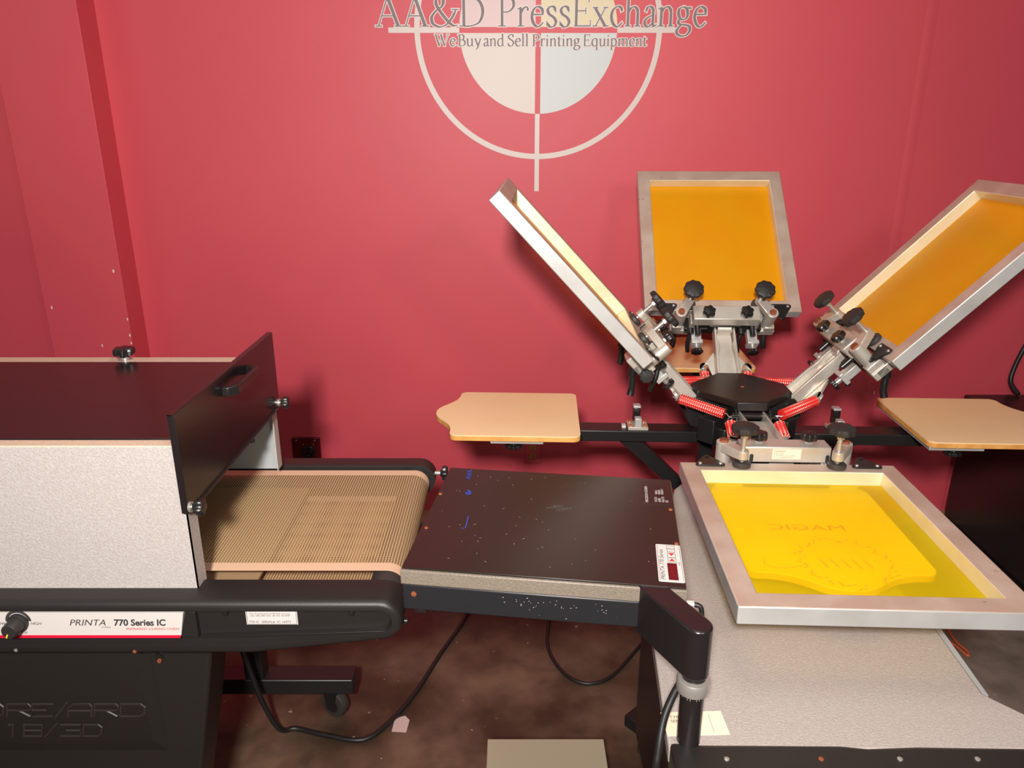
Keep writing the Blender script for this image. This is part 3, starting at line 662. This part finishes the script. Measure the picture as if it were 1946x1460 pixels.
for k in range(170):
    a, q = random.uniform(0, 2 * PI), math.sqrt(random.random())
    ex, ey = ((.004, .048), (.022, .040))[k % 2]
    u, v = .017 * q * math.cos(a), .006 * q * math.sin(a)
    x0_, y0_ = ex + u * .93 - v * .36, ey + u * .36 + v * .93
    scribble(b, [(x0_, y0_), (x0_ + .0014, y0_ + .0006)], 1.0208 + k * 1e-6, .0005)
b.build('dust_patch', 'speck', fc, smooth=False)
b = MB()
for k in range(55):
    x0_, y0_ = random.uniform(-.22, .2), random.uniform(-.18, .19)
    scribble(b, [(x0_, y0_), (x0_ + random.uniform(-.004, .004), y0_ + random.uniform(-.005, .005))], 1.0208 + k * 2e-6, random.uniform(.0002, .0004))
b.build('scratch_mark', 'white_ink', fc, smooth=False)
b = MB()
for k in range(38):
    cx_ = random.choice((-.02, .035, .10)); x, z = random.gauss(cx_, .016), random.gauss(.966, .009)
    if not .945 < z < .985: continue
    l = random.uniform(.0003, .0016); b.add([(x - l, -.2024 - k * 1e-6, z), (x, -.2024 - k * 1e-6, z - .0006), (x + l, -.2024 - k * 1e-6, z + l * .6), (x, -.2024 - k * 1e-6, z + .0008)], [(0, 1, 2, 3)])
b.build('scuff_mark', 'white_ink', fc, smooth=False)
# swing arm, collar and pole (own axes, world aligned)
Fi = FL.inverted()
def W(x, y, z): return Fi @ Vector((x, y, z))
b = MB()
a0, a1, wv = Vector((.222, 1.070)), Vector((.279, .958)), .021
d = (a1 - a0).normalized(); n_ = Vector((-d.y, d.x))
o2 = [a0 + n_ * wv, a0 - n_ * wv]
ctr = a1
for i in range(9):
    a = math.atan2(-n_.y, -n_.x) + PI * i / 8
    o2.append(ctr + Vector((math.cos(a), math.sin(a))) * wv * 1.02)
pl = [Fi @ Vector((p.x, p.y, 0)) for p in o2]
b.prism([(p.x, p.y) for p in pl], .930, 1.0185, 'z'); b.build('swing_arm', 'black_lam', fc, bevel=.003)
px_ = W(.281, .965, 0)
b = MB(); b.lathe((px_.x, px_.y, .893), (0, 0, 1), [(.018, 0), (.0255, .002), (.026, .006), (.026, .020), (.0245, .023), (.018, .025)], 36); b.build('collar', 'steel', fc)
b = MB(); b.cyl((px_.x, px_.y, .7958), (px_.x, px_.y, .935), .0185, seg=32); b.build('pole', 'black_lam', fc)
b = MB(); b.cyl((px_.x, px_.y, .885), (px_.x, px_.y, .893), .0185, seg=24); b.build('pole_ring', 'steel', fc)
b = MB(); b.tube([(.234, -.190, .985), (.252, -.190, .985), (.262, -.192, .980), (.264, -.195, .955), (.262, -.20, .92)], .0042, 10, 4); b.build('cord_stub', 'cable', fc)
b = MB(); b.cyl((.236, -.190, .985), (.250, -.190, .985), .0085, seg=14); b.build('strain_relief', 'steel', fc)

# ------------------------------------------------------------------ white machine under the press
wm = thing('machine_cabinet', 'large white textured metal machine top with black front rail under the front screen', 'machine', T(0, 0, 0))
ZT = .790
b = MB(); b.prism([(.248, .950), (.275, 1.27), (.440, 1.86), (.470, 1.90), (.80, 1.90), (.833, 1.27), (.818, 1.075), (.862, 1.025), (.862, .950)], ZT - .03, ZT, 'z'); b.build('textured_top', 'grey_tex', wm, bevel=.004)
b = MB(); b.prism([(.834, 1.27), (.819, 1.075), (.828, 1.075), (.846, 1.27)], ZT - .03, ZT - .004, 'z'); b.build('edge_strip', 'galv', wm)
b = MB(); b.prism([(.250, .860), (.250, .962), (.30, .957), (.52, .955), (.56, .9495), (.64, .953), (.90, .948), (.90, .860)], .700, .7955, 'z'); b.build('front_rail', 'black_pl', wm, bevel=.008)
b = MB(); b.box(.36, .78, 1.02, 1.78, .05, .76); b.build('body', 'black_metal', wm, bevel=.004)
for x, y in ((.385, 1.05), (.755, 1.05), (.385, 1.75), (.755, 1.75)):
    b = MB(); b.cyl((x, y, 0), (x, y, .05), .02, seg=16); b.build('foot', 'roller', wm)
for x, mm in ((.332, 'steel'), (.478, 'rust'), (.60, 'steel'), (.72, 'steel'), (.80, 'steel')):
    b = MB(); b.lathe((x, .925, .7950), (0, 0, 1), [(.0045, 0), (.004, .002), (.0005, .003)], 12); b.build('screw', mm, wm)
stk = MB(); stk.m = T(.300, 1.005, ZT) @ RZ(2); stk.box(-.050, .052, -.026, .026, 0, .0008); stk = stk.build('paper_label', 'sticker', wm, smooth=False, label='cream label with worn print')
text('lettering', 'TYPE\nSERIAL', .009, 'ink', stk, T(.262, 1.015, ZT + .0012))
b = MB(); b.box(.328, .3285, .985, 1.024, ZT + .0006, ZT + .0011); b.build('label_line', 'ink', stk, smooth=False)

# ------------------------------------------------------------------ screen printing press
PM = T(.68, 2.13, 0) @ RZ(-2.3)
pr = thing('screen_printing_press', 'four-colour rotary screen printing press with raised arms and red springs', 'printing press', PM)
def octo(h, r, z0, z1, name, m, bevel=0., inset=0.):
    pts = []
    for k in range(4):
        a = PI / 2 * k; c, s = math.cos(a), math.sin(a)
        for q in (-h, h): pts.append((r * c - q * s, r * s + q * c))
    b = MB(); b.prism(pts, z0, z1); return b.build(name, m, pr, bevel=bevel)
octo(.042, .133, .972, .993, 'hub_plate', 'flash_top', .004)
for k in range(4):
    b = MB(); b.box(.122, .1375, -.043, .043, .966, .9925); b.build('hub_rim_block', 'black_pl', pr, bevel=.003, matrix=RZ(90 * k))
b = MB(); b.lathe((.004, 0, .993), (0, 0, 1), [(.0062, 0), (.005, .0015), (.0004, .002)], 16); b.build('centre_bolt', 'rust', pr)
octo(.070, .128, .845, .905, 'hub_drum', 'black_metal', .004)
octo(.035, .085, .905, .972, 'hub_core', 'black_metal')
for k in range(4):
    for q in (-.047, .047):
        b = MB()
        pts = [(.07, .90), (.10, .875), (.150, .885), (.168, .915), (.163, .955), (.145, .974), (.112, .974), (.07, .968)]
        b.prism(pts, q - .003, q + .003, 'y'); b.build('hinge_cheek', 'black_metal', pr, bevel=.0015, matrix=RZ(90 * k))
    for x_, z_, r_, l_ in ((.130, .950, .0115, .055), (.155, .936, .008, .046)):
        b = MB(); b.cyl((x_, -l_, z_), (x_, l_, z_), r_, seg=20); b.build('hinge_shaft', 'black_lam', pr, matrix=RZ(90 * k))
    b = MB(); b.box(.128, .172, -.026, .026, .862, .936); b.build('corner_block', 'black_metal', pr, bevel=.003, matrix=RZ(45 + 90 * k))
# column, feet, pallet arms, braces
b = MB(); b.cyl((0, 0, .012), (0, 0, .85), .052, seg=36); b.build('column', 'black_metal', pr)
for k in range(4):
    b = MB(); b.box(.03, .44, -.025, .025, 0, .04); b.build('floor_foot', 'black_metal', pr, bevel=.003, matrix=RZ(45 + 90 * k))
for k in range(4):
    b = MB(); b.box(.045, .80, -.034, .034, .824, .860); b.build('pallet_arm', 'black_metal', pr, bevel=.003, matrix=RZ(90 * k))
    b = MB(); b.prism([(.045, .58), (.045, .54), (.36, .824), (.29, .824)], -.017, .017, 'y'); b.build('brace', 'black_metal', pr, matrix=RZ(90 * k), bevel=.002)
for k in range(4):
    b = MB(); b.box(.060, .100, -.075, -.035, .60, .860); b.build('arm_bracket', 'black_metal', pr, bevel=.002, matrix=RZ(90 * k))
# registration gates on the pallet arms
for k, r_ in ((0, .30), (2, .30)):
    mt = RZ(90 * k) @ T(r_, 0, .860)
    b = MB(); b.box(-.030, .030, -.030, .030, 0, .010); gt = b.build('registration_gate', 'alu', pr, bevel=.001, matrix=mt)
    sg = 1 if k == 2 else -1
    b = MB(); b.box(-.010, .010, sg * .012 - .010, sg * .012 + .014, .010, .036); b.build('gate_block', 'alu_clean', gt, bevel=.0015)
    b = MB(); b.box(-.0105, .0105, -sg * .030 - .012, -sg * .030 + .012, .010, .054); b.build('gate_post', 'black_lam', gt, bevel=.0015)
    b = MB(); b.box(-.011, .011, -sg * .030 - .0125, -sg * .030 + .0125, .054, .061); b.build('gate_cap', 'alu_clean', gt, bevel=.001)
    for x in (-.021, .021):
        for y in (-.016, .016):
            b = MB(); b.cyl((x, y, .010), (x, y, .0125), .0055, seg=14); b.build('screw', 'copper', gt)
b = MB(); b.box(-.335 - .012, -.335, -.010, .008, .860, .868); b.build('paper_tag', 'white', pr)

# arms: frame (p outward, q sideways, n up), hinge at origin
RAISE = 46.2
arms = [  # name, azimuth, tilt, screen root radius, root height
    ('right', 0, RAISE, .306, 1.152), ('back', 90, 45.8, .298, 1.153), ('left', 180, 46.9, .300, 1.148), ('front', 270, 0, .458, .953)]
def lobe(cx, cy, r, a0, a1, n=8): return [(cx + r * math.cos(R(a0 + (a1 - a0) * i / n)), cy + r * math.sin(R(a0 + (a1 - a0) * i / n))) for i in range(n + 1)]
HINGE = T(.130, 0, .950)
for nm, az, tilt, rr, zr in arms:
    MA = RZ(az) @ HINGE @ Matrix.Rotation(-R(tilt), 4, 'Y')
    MS = RZ(az) @ T(rr, 0, zr) @ Matrix.Rotation(-R(tilt), 4, 'Y')
    off = MA.inverted() @ MS
    pr0, n0 = off.translation.x, off.translation.z
    Ln = pr0 - .055
    lp = .078 if tilt else .112
    b = MB()
    # floor web and two tall side ribs, waisted towards the clamp
    b.prism([(.030, -.030), (Ln, -.023), (Ln, .023), (.030, .030)], -.014, -.004, 'z')
    for s in (-1, 1):
        b.prism([(0, s * .030), (Ln * .55, s * .026), (Ln * .62, s * .021), (Ln * .72, s * .021), (Ln * .78, s * .027), (Ln, s * .027), (Ln, s * .0335), (0, s * .037)], -.020, .014, 'z')
        # wing lug that carries the spring hook
        b.prism([(lp - .060, s * .034)] + lobe(lp, s * .068, .013, -60 * s, 110 * s) + [(lp + .057, s * .032)], -.030, -.020, 'z')
    arm = b.build('print_arm', 'alu', pr, bevel=.0018, matrix=MA)
    # clamp carriage at the end of the arm
    b = MB()
    b.cyl((Ln - .002, -.023, .004), (Ln - .002, .023, .004), .0165, seg=24)
    b.box(Ln - .01, pr0 - .030, -.030, .030, -.022, .002)
    b.build('arm_head', 'alu', arm, bevel=.002)
    cl_ = MB()
    cl_.box(-.056, -.004, -.106, .106, .000, .041)
    for s in (-1, 1):                                               # outer jaws that carry the frame
        cl_.box(-.052, -.006, s * .137 - .034, s * .137 + .034, -.066, -.041)
        cl_.box(-.040, .022, s * .137 - .034, s * .137 + .034, -.066, -.0405)
        cl_.box(-.052, -.006, s * .150 - .016, s * .150 + .016, -.045, -.020)
        cl_.box(-.050, -.012, s * .100 - .012, s * .100 + .010, -.058, .004)
    clamp = cl_.build('screen_clamp', 'alu', pr, bevel=.003, matrix=MS)
    b = MB()
    for q in (-.083, .098): b.prism(rrect(q - .0045, q + .0045, .002, .022, .004), -.0045, -.0032, 'x')
    b.build('slot', 'inner', clamp)
    lb = MB(); lb.box(-.0046, -.0030, -.034, .034, .010, .036); lb = lb.build('caution_label', 'sticker', clamp, smooth=False)
    LM = T(-.0028, -.031, .0285) @ Matrix.Rotation(PI / 2, 4, 'Z') @ Matrix.Rotation(PI / 2, 4, 'X')
    text('lettering', 'Caution!', .0080, 'ink_red', lb, LM)
    text('lettering', 'Always loosen\nscrews before micro turning.\nDo not overtighten knobs.', .0046, 'ink', lb, T(-.0028, -.031, .0225) @ Matrix.Rotation(PI / 2, 4, 'Z') @ Matrix.Rotation(PI / 2, 4, 'X'), sx=.95)
    for s in (-1, 1):
        # pivot post, swinging finger, big knob, pressing pad
        b = MB(); b.cyl((-.030, s * .145, -.045), (-.030, s * .145, .044), .0185, seg=28); b.build('pivot_post', 'alu', clamp, bevel=.0015)
        b = MB(); b.cyl((-.030, s * .145, .044), (-.030, s * .145, .0495), .0105, seg=20); b.build('pivot_bolt', 'rust', clamp)
        b = MB(); e = Vector((.021, s * .112)); a_ = Vector((-.030, s * .145)); dd = (e - a_).normalized(); nn = Vector((-dd.y, dd.x))
        ol = [a_ + nn * .0175, a_ - nn * .0175, e - nn * .0140]
        for i in range(1, 7):
            t = math.atan2(-nn.y, -nn.x) + PI * i / 7; ol.append(e + Vector((math.cos(t), math.sin(t))) * .0140)
        ol.append(e + nn * .0140)
        b.prism([(p.x, p.y) for p in ol], .020, .0435, 'z'); b.build('clamp_finger', 'alu', clamp, bevel=.0025)
        knob(clamp, (e.x, e.y, .006), (0, 0, 1), .0315, .023, .078, 9, .045, 'knob_worn')
        b = MB(); b.lathe((e.x, e.y, .001), (0, 0, 1), [(.018, 0), (.0215, .002), (.0215, .010), (.018, .013), (.006, .0135)], 32); b.build('pad', 'roller', clamp)
        # triangular stop plate riveted over the frame edge
        b = MB(); q = s * .185
        tri = lobe(.017, q - .026, .009, 180, 300, 5) + lobe(.017, q + .026, .009, -0, 90, 5)
        tri = lobe(-.024, q, .008, 120, 240, 6) + lobe(.018, q - .027, .008, 240, 360, 6) + lobe(.018, q + .027, .008, 0, 120, 6)
        b.prism(tri, .0012, .0055, 'z'); tp = b.build('stop_plate', 'black_metal', clamp, bevel=.001)
        for x, y in ((.017, q - .024), (.017, q + .024)):
            b = MB(); b.lathe((x, y, .0055), (0, 0, 1), [(.0048, 0), (.0040, .002), (.0005, .003)], 14); b.build('rivet', 'steel', tp)
        b = MB(); b.cyl((-.022, q, .0055), (-.022, q, .0085), .0045, seg=6); b.build('bolt', 'black_metal', tp)
        # small locking knobs on top of the beam
        qk = s * .060
        knob(clamp, (-.036, qk, .041), (0, 0, 1), .0195, .022, .004, 6, .10, name='locking_knob')
        # micro adjusters facing the hub
        b = MB(); b.box(-.100, -.056, s * .090 - .016, s * .090 + .016, -.044, -.020); b.box(-.112, -.098, s * .090 - .018, s * .090 + .018, -.050, -.012); b.build('adjuster_block', 'alu_clean', clamp, bevel=.002)
        b = MB(); b.cyl((-.112, s * .090, -.031), (-.128, s * .090, -.031), .0085, seg=16); b.build('adjuster_stem', 'steel', clamp)
        knob(clamp, (-.126, s * .090, -.031), (-1, 0, 0), .0185, .014, 0, 7, .10, name='adjuster_knob')
        b = MB(); b.cyl((-.050, s * .088, -.006), (-.088, s * .088, -.006), .009, seg=14); b.build('adjuster_sleeve', 'knob', clamp)
        # ratchet lever handles
        b = MB(); ql = s * .108 if s > 0 else -.055
        b.cyl((-.058, ql, -.020), (-.078, ql, -.020), .012, .010, 18)
        b.tube([(-.070, ql, -.020), (-.082, ql + .004, -.034), (-.094, ql + .006, -.055), (-.108, ql + .002, -.080)], .0072, 12, 5)
        b.build('lever_handle', 'knob', clamp)
    # hanging lever under the outer end of the shelf
    for s in (-1, 1):
        b = MB(); q = s * .150; b.cyl((-.012, q, -.064), (-.026, q, -.084), .0135, .012, 20); b.tube([(-.022, q, -.078), (-.040, q, -.094), (-.056, q, -.110), (-.066, q + s * .003, -.124)], .0100, 12, 5); b.build('lever_handle', 'knob', clamp)
    knob(clamp, (-.042, .168, -.050), (0, 1, 0), .0195, .018, .010, 9, .06, 'knob_worn', 'side_knob')
    # stiffening block behind
    b = MB(); b.box(-.052, -.008, -.125, .125, -.058, -.028); b.box(-.060, -.040, -.050, .050, -.034, .002); b.build('cross_bar', 'black_metal', clamp, bevel=.002)
    # springs: arm lug to the hub anchor
    for s in (-1, 1):
        p0 = (MA @ Vector((lp, s * .070, -.034)))
        # anchor in press frame: shared corner
        ang = az + (45 if s > 0 else -45)
        sx_ = 1 if math.cos(R(ang)) > 0 else -1; sy_ = 1 if math.sin(R(ang)) > 0 else -1
        p1 = Vector((sx_ * .062, sy_ * .158, .958)) if az in (0, 180) else Vector((sx_ * .066, sy_ * .158, .952))
        d = p1 - p0; Lg = d.length; qd = d.to_track_quat('Z', 'Y').to_matrix().to_4x4()
        ms = T(*p0) @ qd
        b = MB(); prof = [(.008, .020)]
        nS = max(4, int((Lg - .044) / .0062)); 
        for i in range(nS * 4 + 1):
            t = i / (nS * 4); prof.append((.0148 + .0008 * math.cos(2 * PI * i / 4), .021 + (Lg - .042) * t))
        prof.append((.008, Lg - .020))
        b.lathe((0, 0, 0), (0, 0, 1), prof, 28)
        sp2 = b.build('spring', 'sleeve', pr, matrix=ms, angle=80)
        b = MB()
        for zz, sg in ((.020, -1), (Lg - .020, 1)):
            b.tube([(.008, 0, zz), (.006, 0, zz + sg * .006), (0, 0, zz + sg * .010), (-.006, 0, zz + sg * .016), (-.002, .0, zz + sg * .022), (.005, 0, zz + sg * .018)], .0019, 8, 3)
        b.lathe((0, 0, .008), (0, 0, 1), [(.0085, 0), (.0105, .001), (.0105, .006), (.0085, .007)], 20)
        b.build('spring_hook', 'steel', sp2)
for sx_ in (-1, 1):
    for sy_ in (-1, 1):
        b = MB(); b.cyl((sx_ * .040, sy_ * .158, .955), (sx_ * .068, sy_ * .158, .955), .005, seg=10); b.build('anchor_pin', 'black_metal', pr)

# ------------------------------------------------------------------ screens
def make_screen(az, tilt, rr, zr, label, lat=0., art=False):
    MS = PM @ RZ(az) @ T(rr, lat, zr) @ Matrix.Rotation(-R(tilt), 4, 'Y')
    s = thing('printing_screen', label, 'printing screen', MS, 'aluminium framed screens on the press')
    Wd, Ln, t, h = .510, .588, .043, .036
    b = MB()
    O = [(0, -Wd / 2), (Ln, -Wd / 2), (Ln, Wd / 2), (0, Wd / 2)]; I = [(t, -Wd / 2 + t), (Ln - t, -Wd / 2 + t), (Ln - t, Wd / 2 - t), (t, Wd / 2 - t)]
    v = [(x, y, 0) for x, y in O] + [(x, y, 0) for x, y in I] + [(x, y, -h) for x, y in O] + [(x, y, -h) for x, y in I]
    b.mi = 0
    for i in range(4):
        j = (i + 1) % 4
        b.mi = 0; b.add([v[i], v[j], v[4 + j], v[4 + i]], [(0, 1, 2, 3)])
        b.mi = 1; b.add([v[i], v[j], v[8 + j], v[8 + i]], [(3, 2, 1, 0)])
        b.mi = 2; b.add([v[4 + i], v[4 + j], v[12 + j], v[12 + i]], [(0, 1, 2, 3)])
        b.mi = 0; b.add([v[8 + i], v[8 + j], v[12 + j], v[12 + i]], [(3, 2, 1, 0)])
    bmesh.ops.remove_doubles(b.bm, verts=b.bm.verts[:], dist=1e-5)
    b.build('frame', ['alu_frame', 'alu_clean', M['alu_inner']], s, bevel=.0025)
    b = MB(); b.box(t * .5, Ln - t * .5, -Wd / 2 + t * .5, Wd / 2 - t * .5, -h - .0006, -h + .0004)
    b = MB(); b.add([(t - .004, -Wd / 2 + t - .004, -h + .002), (Ln - t + .004, -Wd / 2 + t - .004, -h + .002), (Ln - t + .004, Wd / 2 - t + .004, -h + .002), (t - .004, Wd / 2 - t + .004, -h + .002)], [(0, 1, 2, 3)])
    fb = b.build('screen_mesh', 'fabric_light' if art else 'fabric', s, flip=False)
    if art:
        b = MB(); zz = -h + .0026
        # wreath of small leaves, swash and mirrored lettering left in the emulsion
        cx, cy = .385, .005
        for k in range(64):
            a = 2 * PI * k / 64 + random.uniform(-.04, .04); r = .085 + random.uniform(-.009, .009)
            if .1 < a < .5: continue
            x, y = cx + r * math.cos(a), cy + r * 1.0 * math.sin(a); l = random.uniform(.0025, .0050); t_ = a + random.choice((.6, 2.2))
            scribble(b, [(x - l * math.cos(t_), y - l * math.sin(t_)), (x + l * math.cos(t_), y + l * math.sin(t_))], zz + k * 1e-6, .0010)
        for k in range(5):
            y = cy - .045 + .021 * k; scribble(b, [(cx - .010, y - .004), (cx + .004, y + .001), (cx + .022, y + .004)], zz + .0001, .0009)
        sw = catmull([Vector(p + (0,)) for p in ((.378, -.150), (.395, -.155), (.408, -.140), (.409, -.115), (.402, -.085))], 6)
        scribble(b, [(p.x, p.y) for p in sw], zz, .0006)
        b.build('stencil_image', 'stencil', fb, smooth=False)
        text('stencil_lettering', 'MAGIC', .034, 'stencil', fb, T(.262, .055, zz) @ RZ(90) @ Matrix.Diagonal((-1, 1, 1, 1)), sx=1.55, offset=-.0006)
    return s
M['alu_inner'] = mat('bright_inner_aluminium', (.80, .73, .52), .38, .35, var=(9, (.72, .63, .40), .4, .7))
M['stencil'] = mat('stencil_brown', (.62, .28, .01), .7)
make_screen(0, RAISE, .306, 1.152, 'yellow screen raised on the right arm, cut off by the photo edge')
make_screen(90, 45.8, .298, 1.153, 'yellow screen raised at the back of the press, facing the camera')
make_screen(180, 46.9, .300, 1.148, 'tilted screen raised on the left arm, seen edge-on')
make_screen(270, 0, .458, .953, 'yellow screen lowered flat at the front with a faint stencil image', art=True)

# ------------------------------------------------------------------ pallets
def make_pallet(az, label, br=.66, dr_=0.):
    s = thing('pallet', label, 'pallet', PM @ RZ(az) @ T(dr_, 0, 0), 'shirt pallets on the press arms')
    hw, r = .184, .022
    half = []
    # outline, upper half from inner corner to nose
    half += lobe(.480 + r, hw - r, r, 180, 90, 5)
    half += lobe(.852 - r, hw - r, r, 90, 10, 5)
    ctrl = [Vector(p + (0,)) for p in ((.8515, .156), (.853, .135), (.861, .105), (.878, .075), (.895, .052))]
    half += [(p.x, p.y) for p in catmull(ctrl, 4)]
    half += lobe(.908, .0, .022, 55, 0, 4)[:0] + [(.905, .034), (.910, .016), (.911, .0)]
    pts = half + [(x, -y) for x, y in reversed(half[:-1])]
    b = MB(); b.prism(pts, .8825, .8975); b.build('plywood_core', 'ply', s, bevel=.0015)
    b = MB(); b.prism(pts, .8975, .9000); b.build('laminate_top', 'laminate', s)
    b = MB(); b.box(br - .075, br + .075, -.176, .176, .8725, .8825); b.box(br - .03, br + .03, -.045, .045, .8605, .8725); b.build('bracket_plate', 'alu_clean', s, bevel=.001)
    for q in (-.140, .140):
        b = MB(); b.cyl((br + .01, q, .8725), (br + .01, q, .855), .008, seg=12); b.build('stem', 'knob', s)
        knob(s, (br + .01, q, .862), (0, 0, -1), .024, .016, 0, 8, .08)
    return s
make_pallet(180, 'cream laminate pallet on the left arm above the heater panel')
make_pallet(0, 'cream laminate pallet on the right arm beside the black cabinet', .56)
make_pallet(90, 'cream laminate pallet at the back, behind the raised middle screen')
make_pallet(270, 'pallet lying under the lowered front screen, seen through yellow mesh')

# ------------------------------------------------------------------ right-hand black cabinet
bc = thing('black_cabinet', 'low black metal cabinet standing by the wall at the right edge', 'cabinet', T(0, 0, 0))
b = MB(); b.box(2.0, 2.75, 1.9, 3.13, .02, .600); b.build('body', 'black_lam', bc, bevel=.004)
b = MB(); b.box(1.985, 1.998, 1.9, 3.13, 0, .018); b.box(2.0, 2.75, 1.9, 3.13, 0, .02); b.build('kick_plate', 'black_metal', bc)
b = MB(); b.box(1.99, 2.76, 1.89, 3.14, .600, .612); b.build('top', 'black_metal', bc, bevel=.002)

# ------------------------------------------------------------------ beige low box, paper scrap, cords
bb = thing('steel_step_box', 'plain beige metal box on the floor at the bottom edge of the photo', 'box', T(0, 0, 0))
b = MB(); b.box(-.064, .245, 1.10, 1.628, 0, .152); b.build('body', 'beige', bb, bevel=.002)
b = MB(); b.box(-.066, .247, 1.098, 1.630, .152, .160); b.build('lid', 'beige', bb, bevel=.0015)
b = MB(); pts = [(-.362, 1.826), (-.318, 1.822), (-.314, 1.872), (-.330, 1.890), (-.346, 1.884), (-.360, 1.872)]
b.prism(pts, 0, .0012); b.build('paper_scrap', 'paper', smooth=False, label='torn pink paper scrap lying on the floor beside the cable', category='paper scrap')

def cord(name, pts, r, m, label, cat='cable'):
    b = MB(); b.tube(pts, r, 10, 8); o = b.build(name, m, angle=80); o['label'] = label; o['category'] = cat; return o
cord('power_cable', [(-.740, 1.72, .45), (-.738, 1.745, .33), (-.72, 1.78, .15), (-.69, 1.805, .03), (-.649, 1.830, .008), (-.56, 1.805, .008), (-.441, 1.786, .008), (-.37, 1.86, .008), (-.309, 1.984, .008), (-.25, 2.16, .008), (-.164, 2.416, .008), (-.13, 2.75, .008), (-.10, 3.05, .022)], .0075, 'cable', 'thick black cable curving over the floor from the dryer to the wall')
cord('power_cable', [(.16, 2.95, .02), (.150, 2.6, .006), (.141, 2.40, .006), (.125, 2.22, .006), (.165, 2.09, .006), (.236, 2.028, .006), (.325, 2.058, .006), (.42, 2.18, .006), (.475, 2.255, .006)], .006, 'cable', 'thin black cable looping on the floor behind the heater panel')
cord('power_cable', [(.292, 1.000, .925), (.276, .996, .895), (.256, .985, .862), (.240, .968, .83), (.230, .945, .79), (.226, .935, .75), (.222, .93, .6), (.22, .95, .3), (.225, .98, .05), (.25, 1.0, .008), (.30, 1.03, .008)], .0062, 'cable', 'black ribbed cable hanging beside the black pole')
cord('extension_cord', [(1.36, 2.55, .006), (1.44, 2.42, .006), (1.52, 2.30, .006), (1.55, 2.22, .006), (1.562, 2.165, .006), (1.575, 2.19, .006), (1.565, 2.24, .006), (1.575, 2.32, .006), (1.60, 2.5, .006)], .0045, 'orange', 'thin orange cord doubled back on the concrete floor at right', 'cord')
cord('wall_cable', [(2.21, 3.12, .62), (2.20, 3.17, .66), (2.212, 3.185, .72), (2.235, 3.188, .80), (2.27, 3.188, .90), (2.33, 3.188, 1.1), (2.35, 3.188, 1.5)], .010, 'cable', 'black cable hanging on the wall above the black cabinet')

# ------------------------------------------------------------------ lights, world, camera
def area(name, loc, target, size, power, col, sy=None):
    l = bpy.data.lights.new(name, 'AREA'); l.size = size; l.energy = power; l.color = col
    if sy: l.shape = 'RECTANGLE'; l.size_y = sy
    o = bpy.data.objects.new(name, l); COL.objects.link(o); o.location = loc
    o.rotation_euler = (Vector(target) - Vector(loc)).to_track_quat('-Z', 'Y').to_euler(); return o
area('key_lamp', (-.14, -.52, 2.17), (-.35, 3.2, 1.4), .17, 112, (1, .93, .88))
area('right_lamp', (.90, -.50, 2.30), (1.2, 3.2, 1.2), .30, 13, (1, .92, .86))
area('left_fill', (-3.2, 1.2, 2.9), (-1.9, 3.2, 1.4), .8, 6, (1, .93, .87))  # unseen fill light, added to brighten the left part of the wall
area('overhead_fill', (.3, 1.3, 3.2), (.4, 1.6, 0), .8, 11, (1, .90, .80))  # soft fill added overhead to lift the pallets and other level tops
w = bpy.data.worlds.new('world'); scene.world = w; w.use_nodes = True
w.node_tree.nodes['Background'].inputs[0].default_value = (1, .90, .82, 1); w.node_tree.nodes['Background'].inputs[1].default_value = .022

cam = bpy.data.cameras.new('camera'); cam.sensor_width = 36; cam.lens = 36 * 1440.2 / 1946; cam.clip_start = .05
co = bpy.data.objects.new('camera', cam); COL.objects.link(co)
co.location = (0, 0, 1.72); co.rotation_euler = (R(90 - 18.64), 0, 0)
scene.camera = co
scene.view_settings.view_transform = 'Standard'
scene.view_settings.look = 'None'
scene.view_settings.exposure = 0
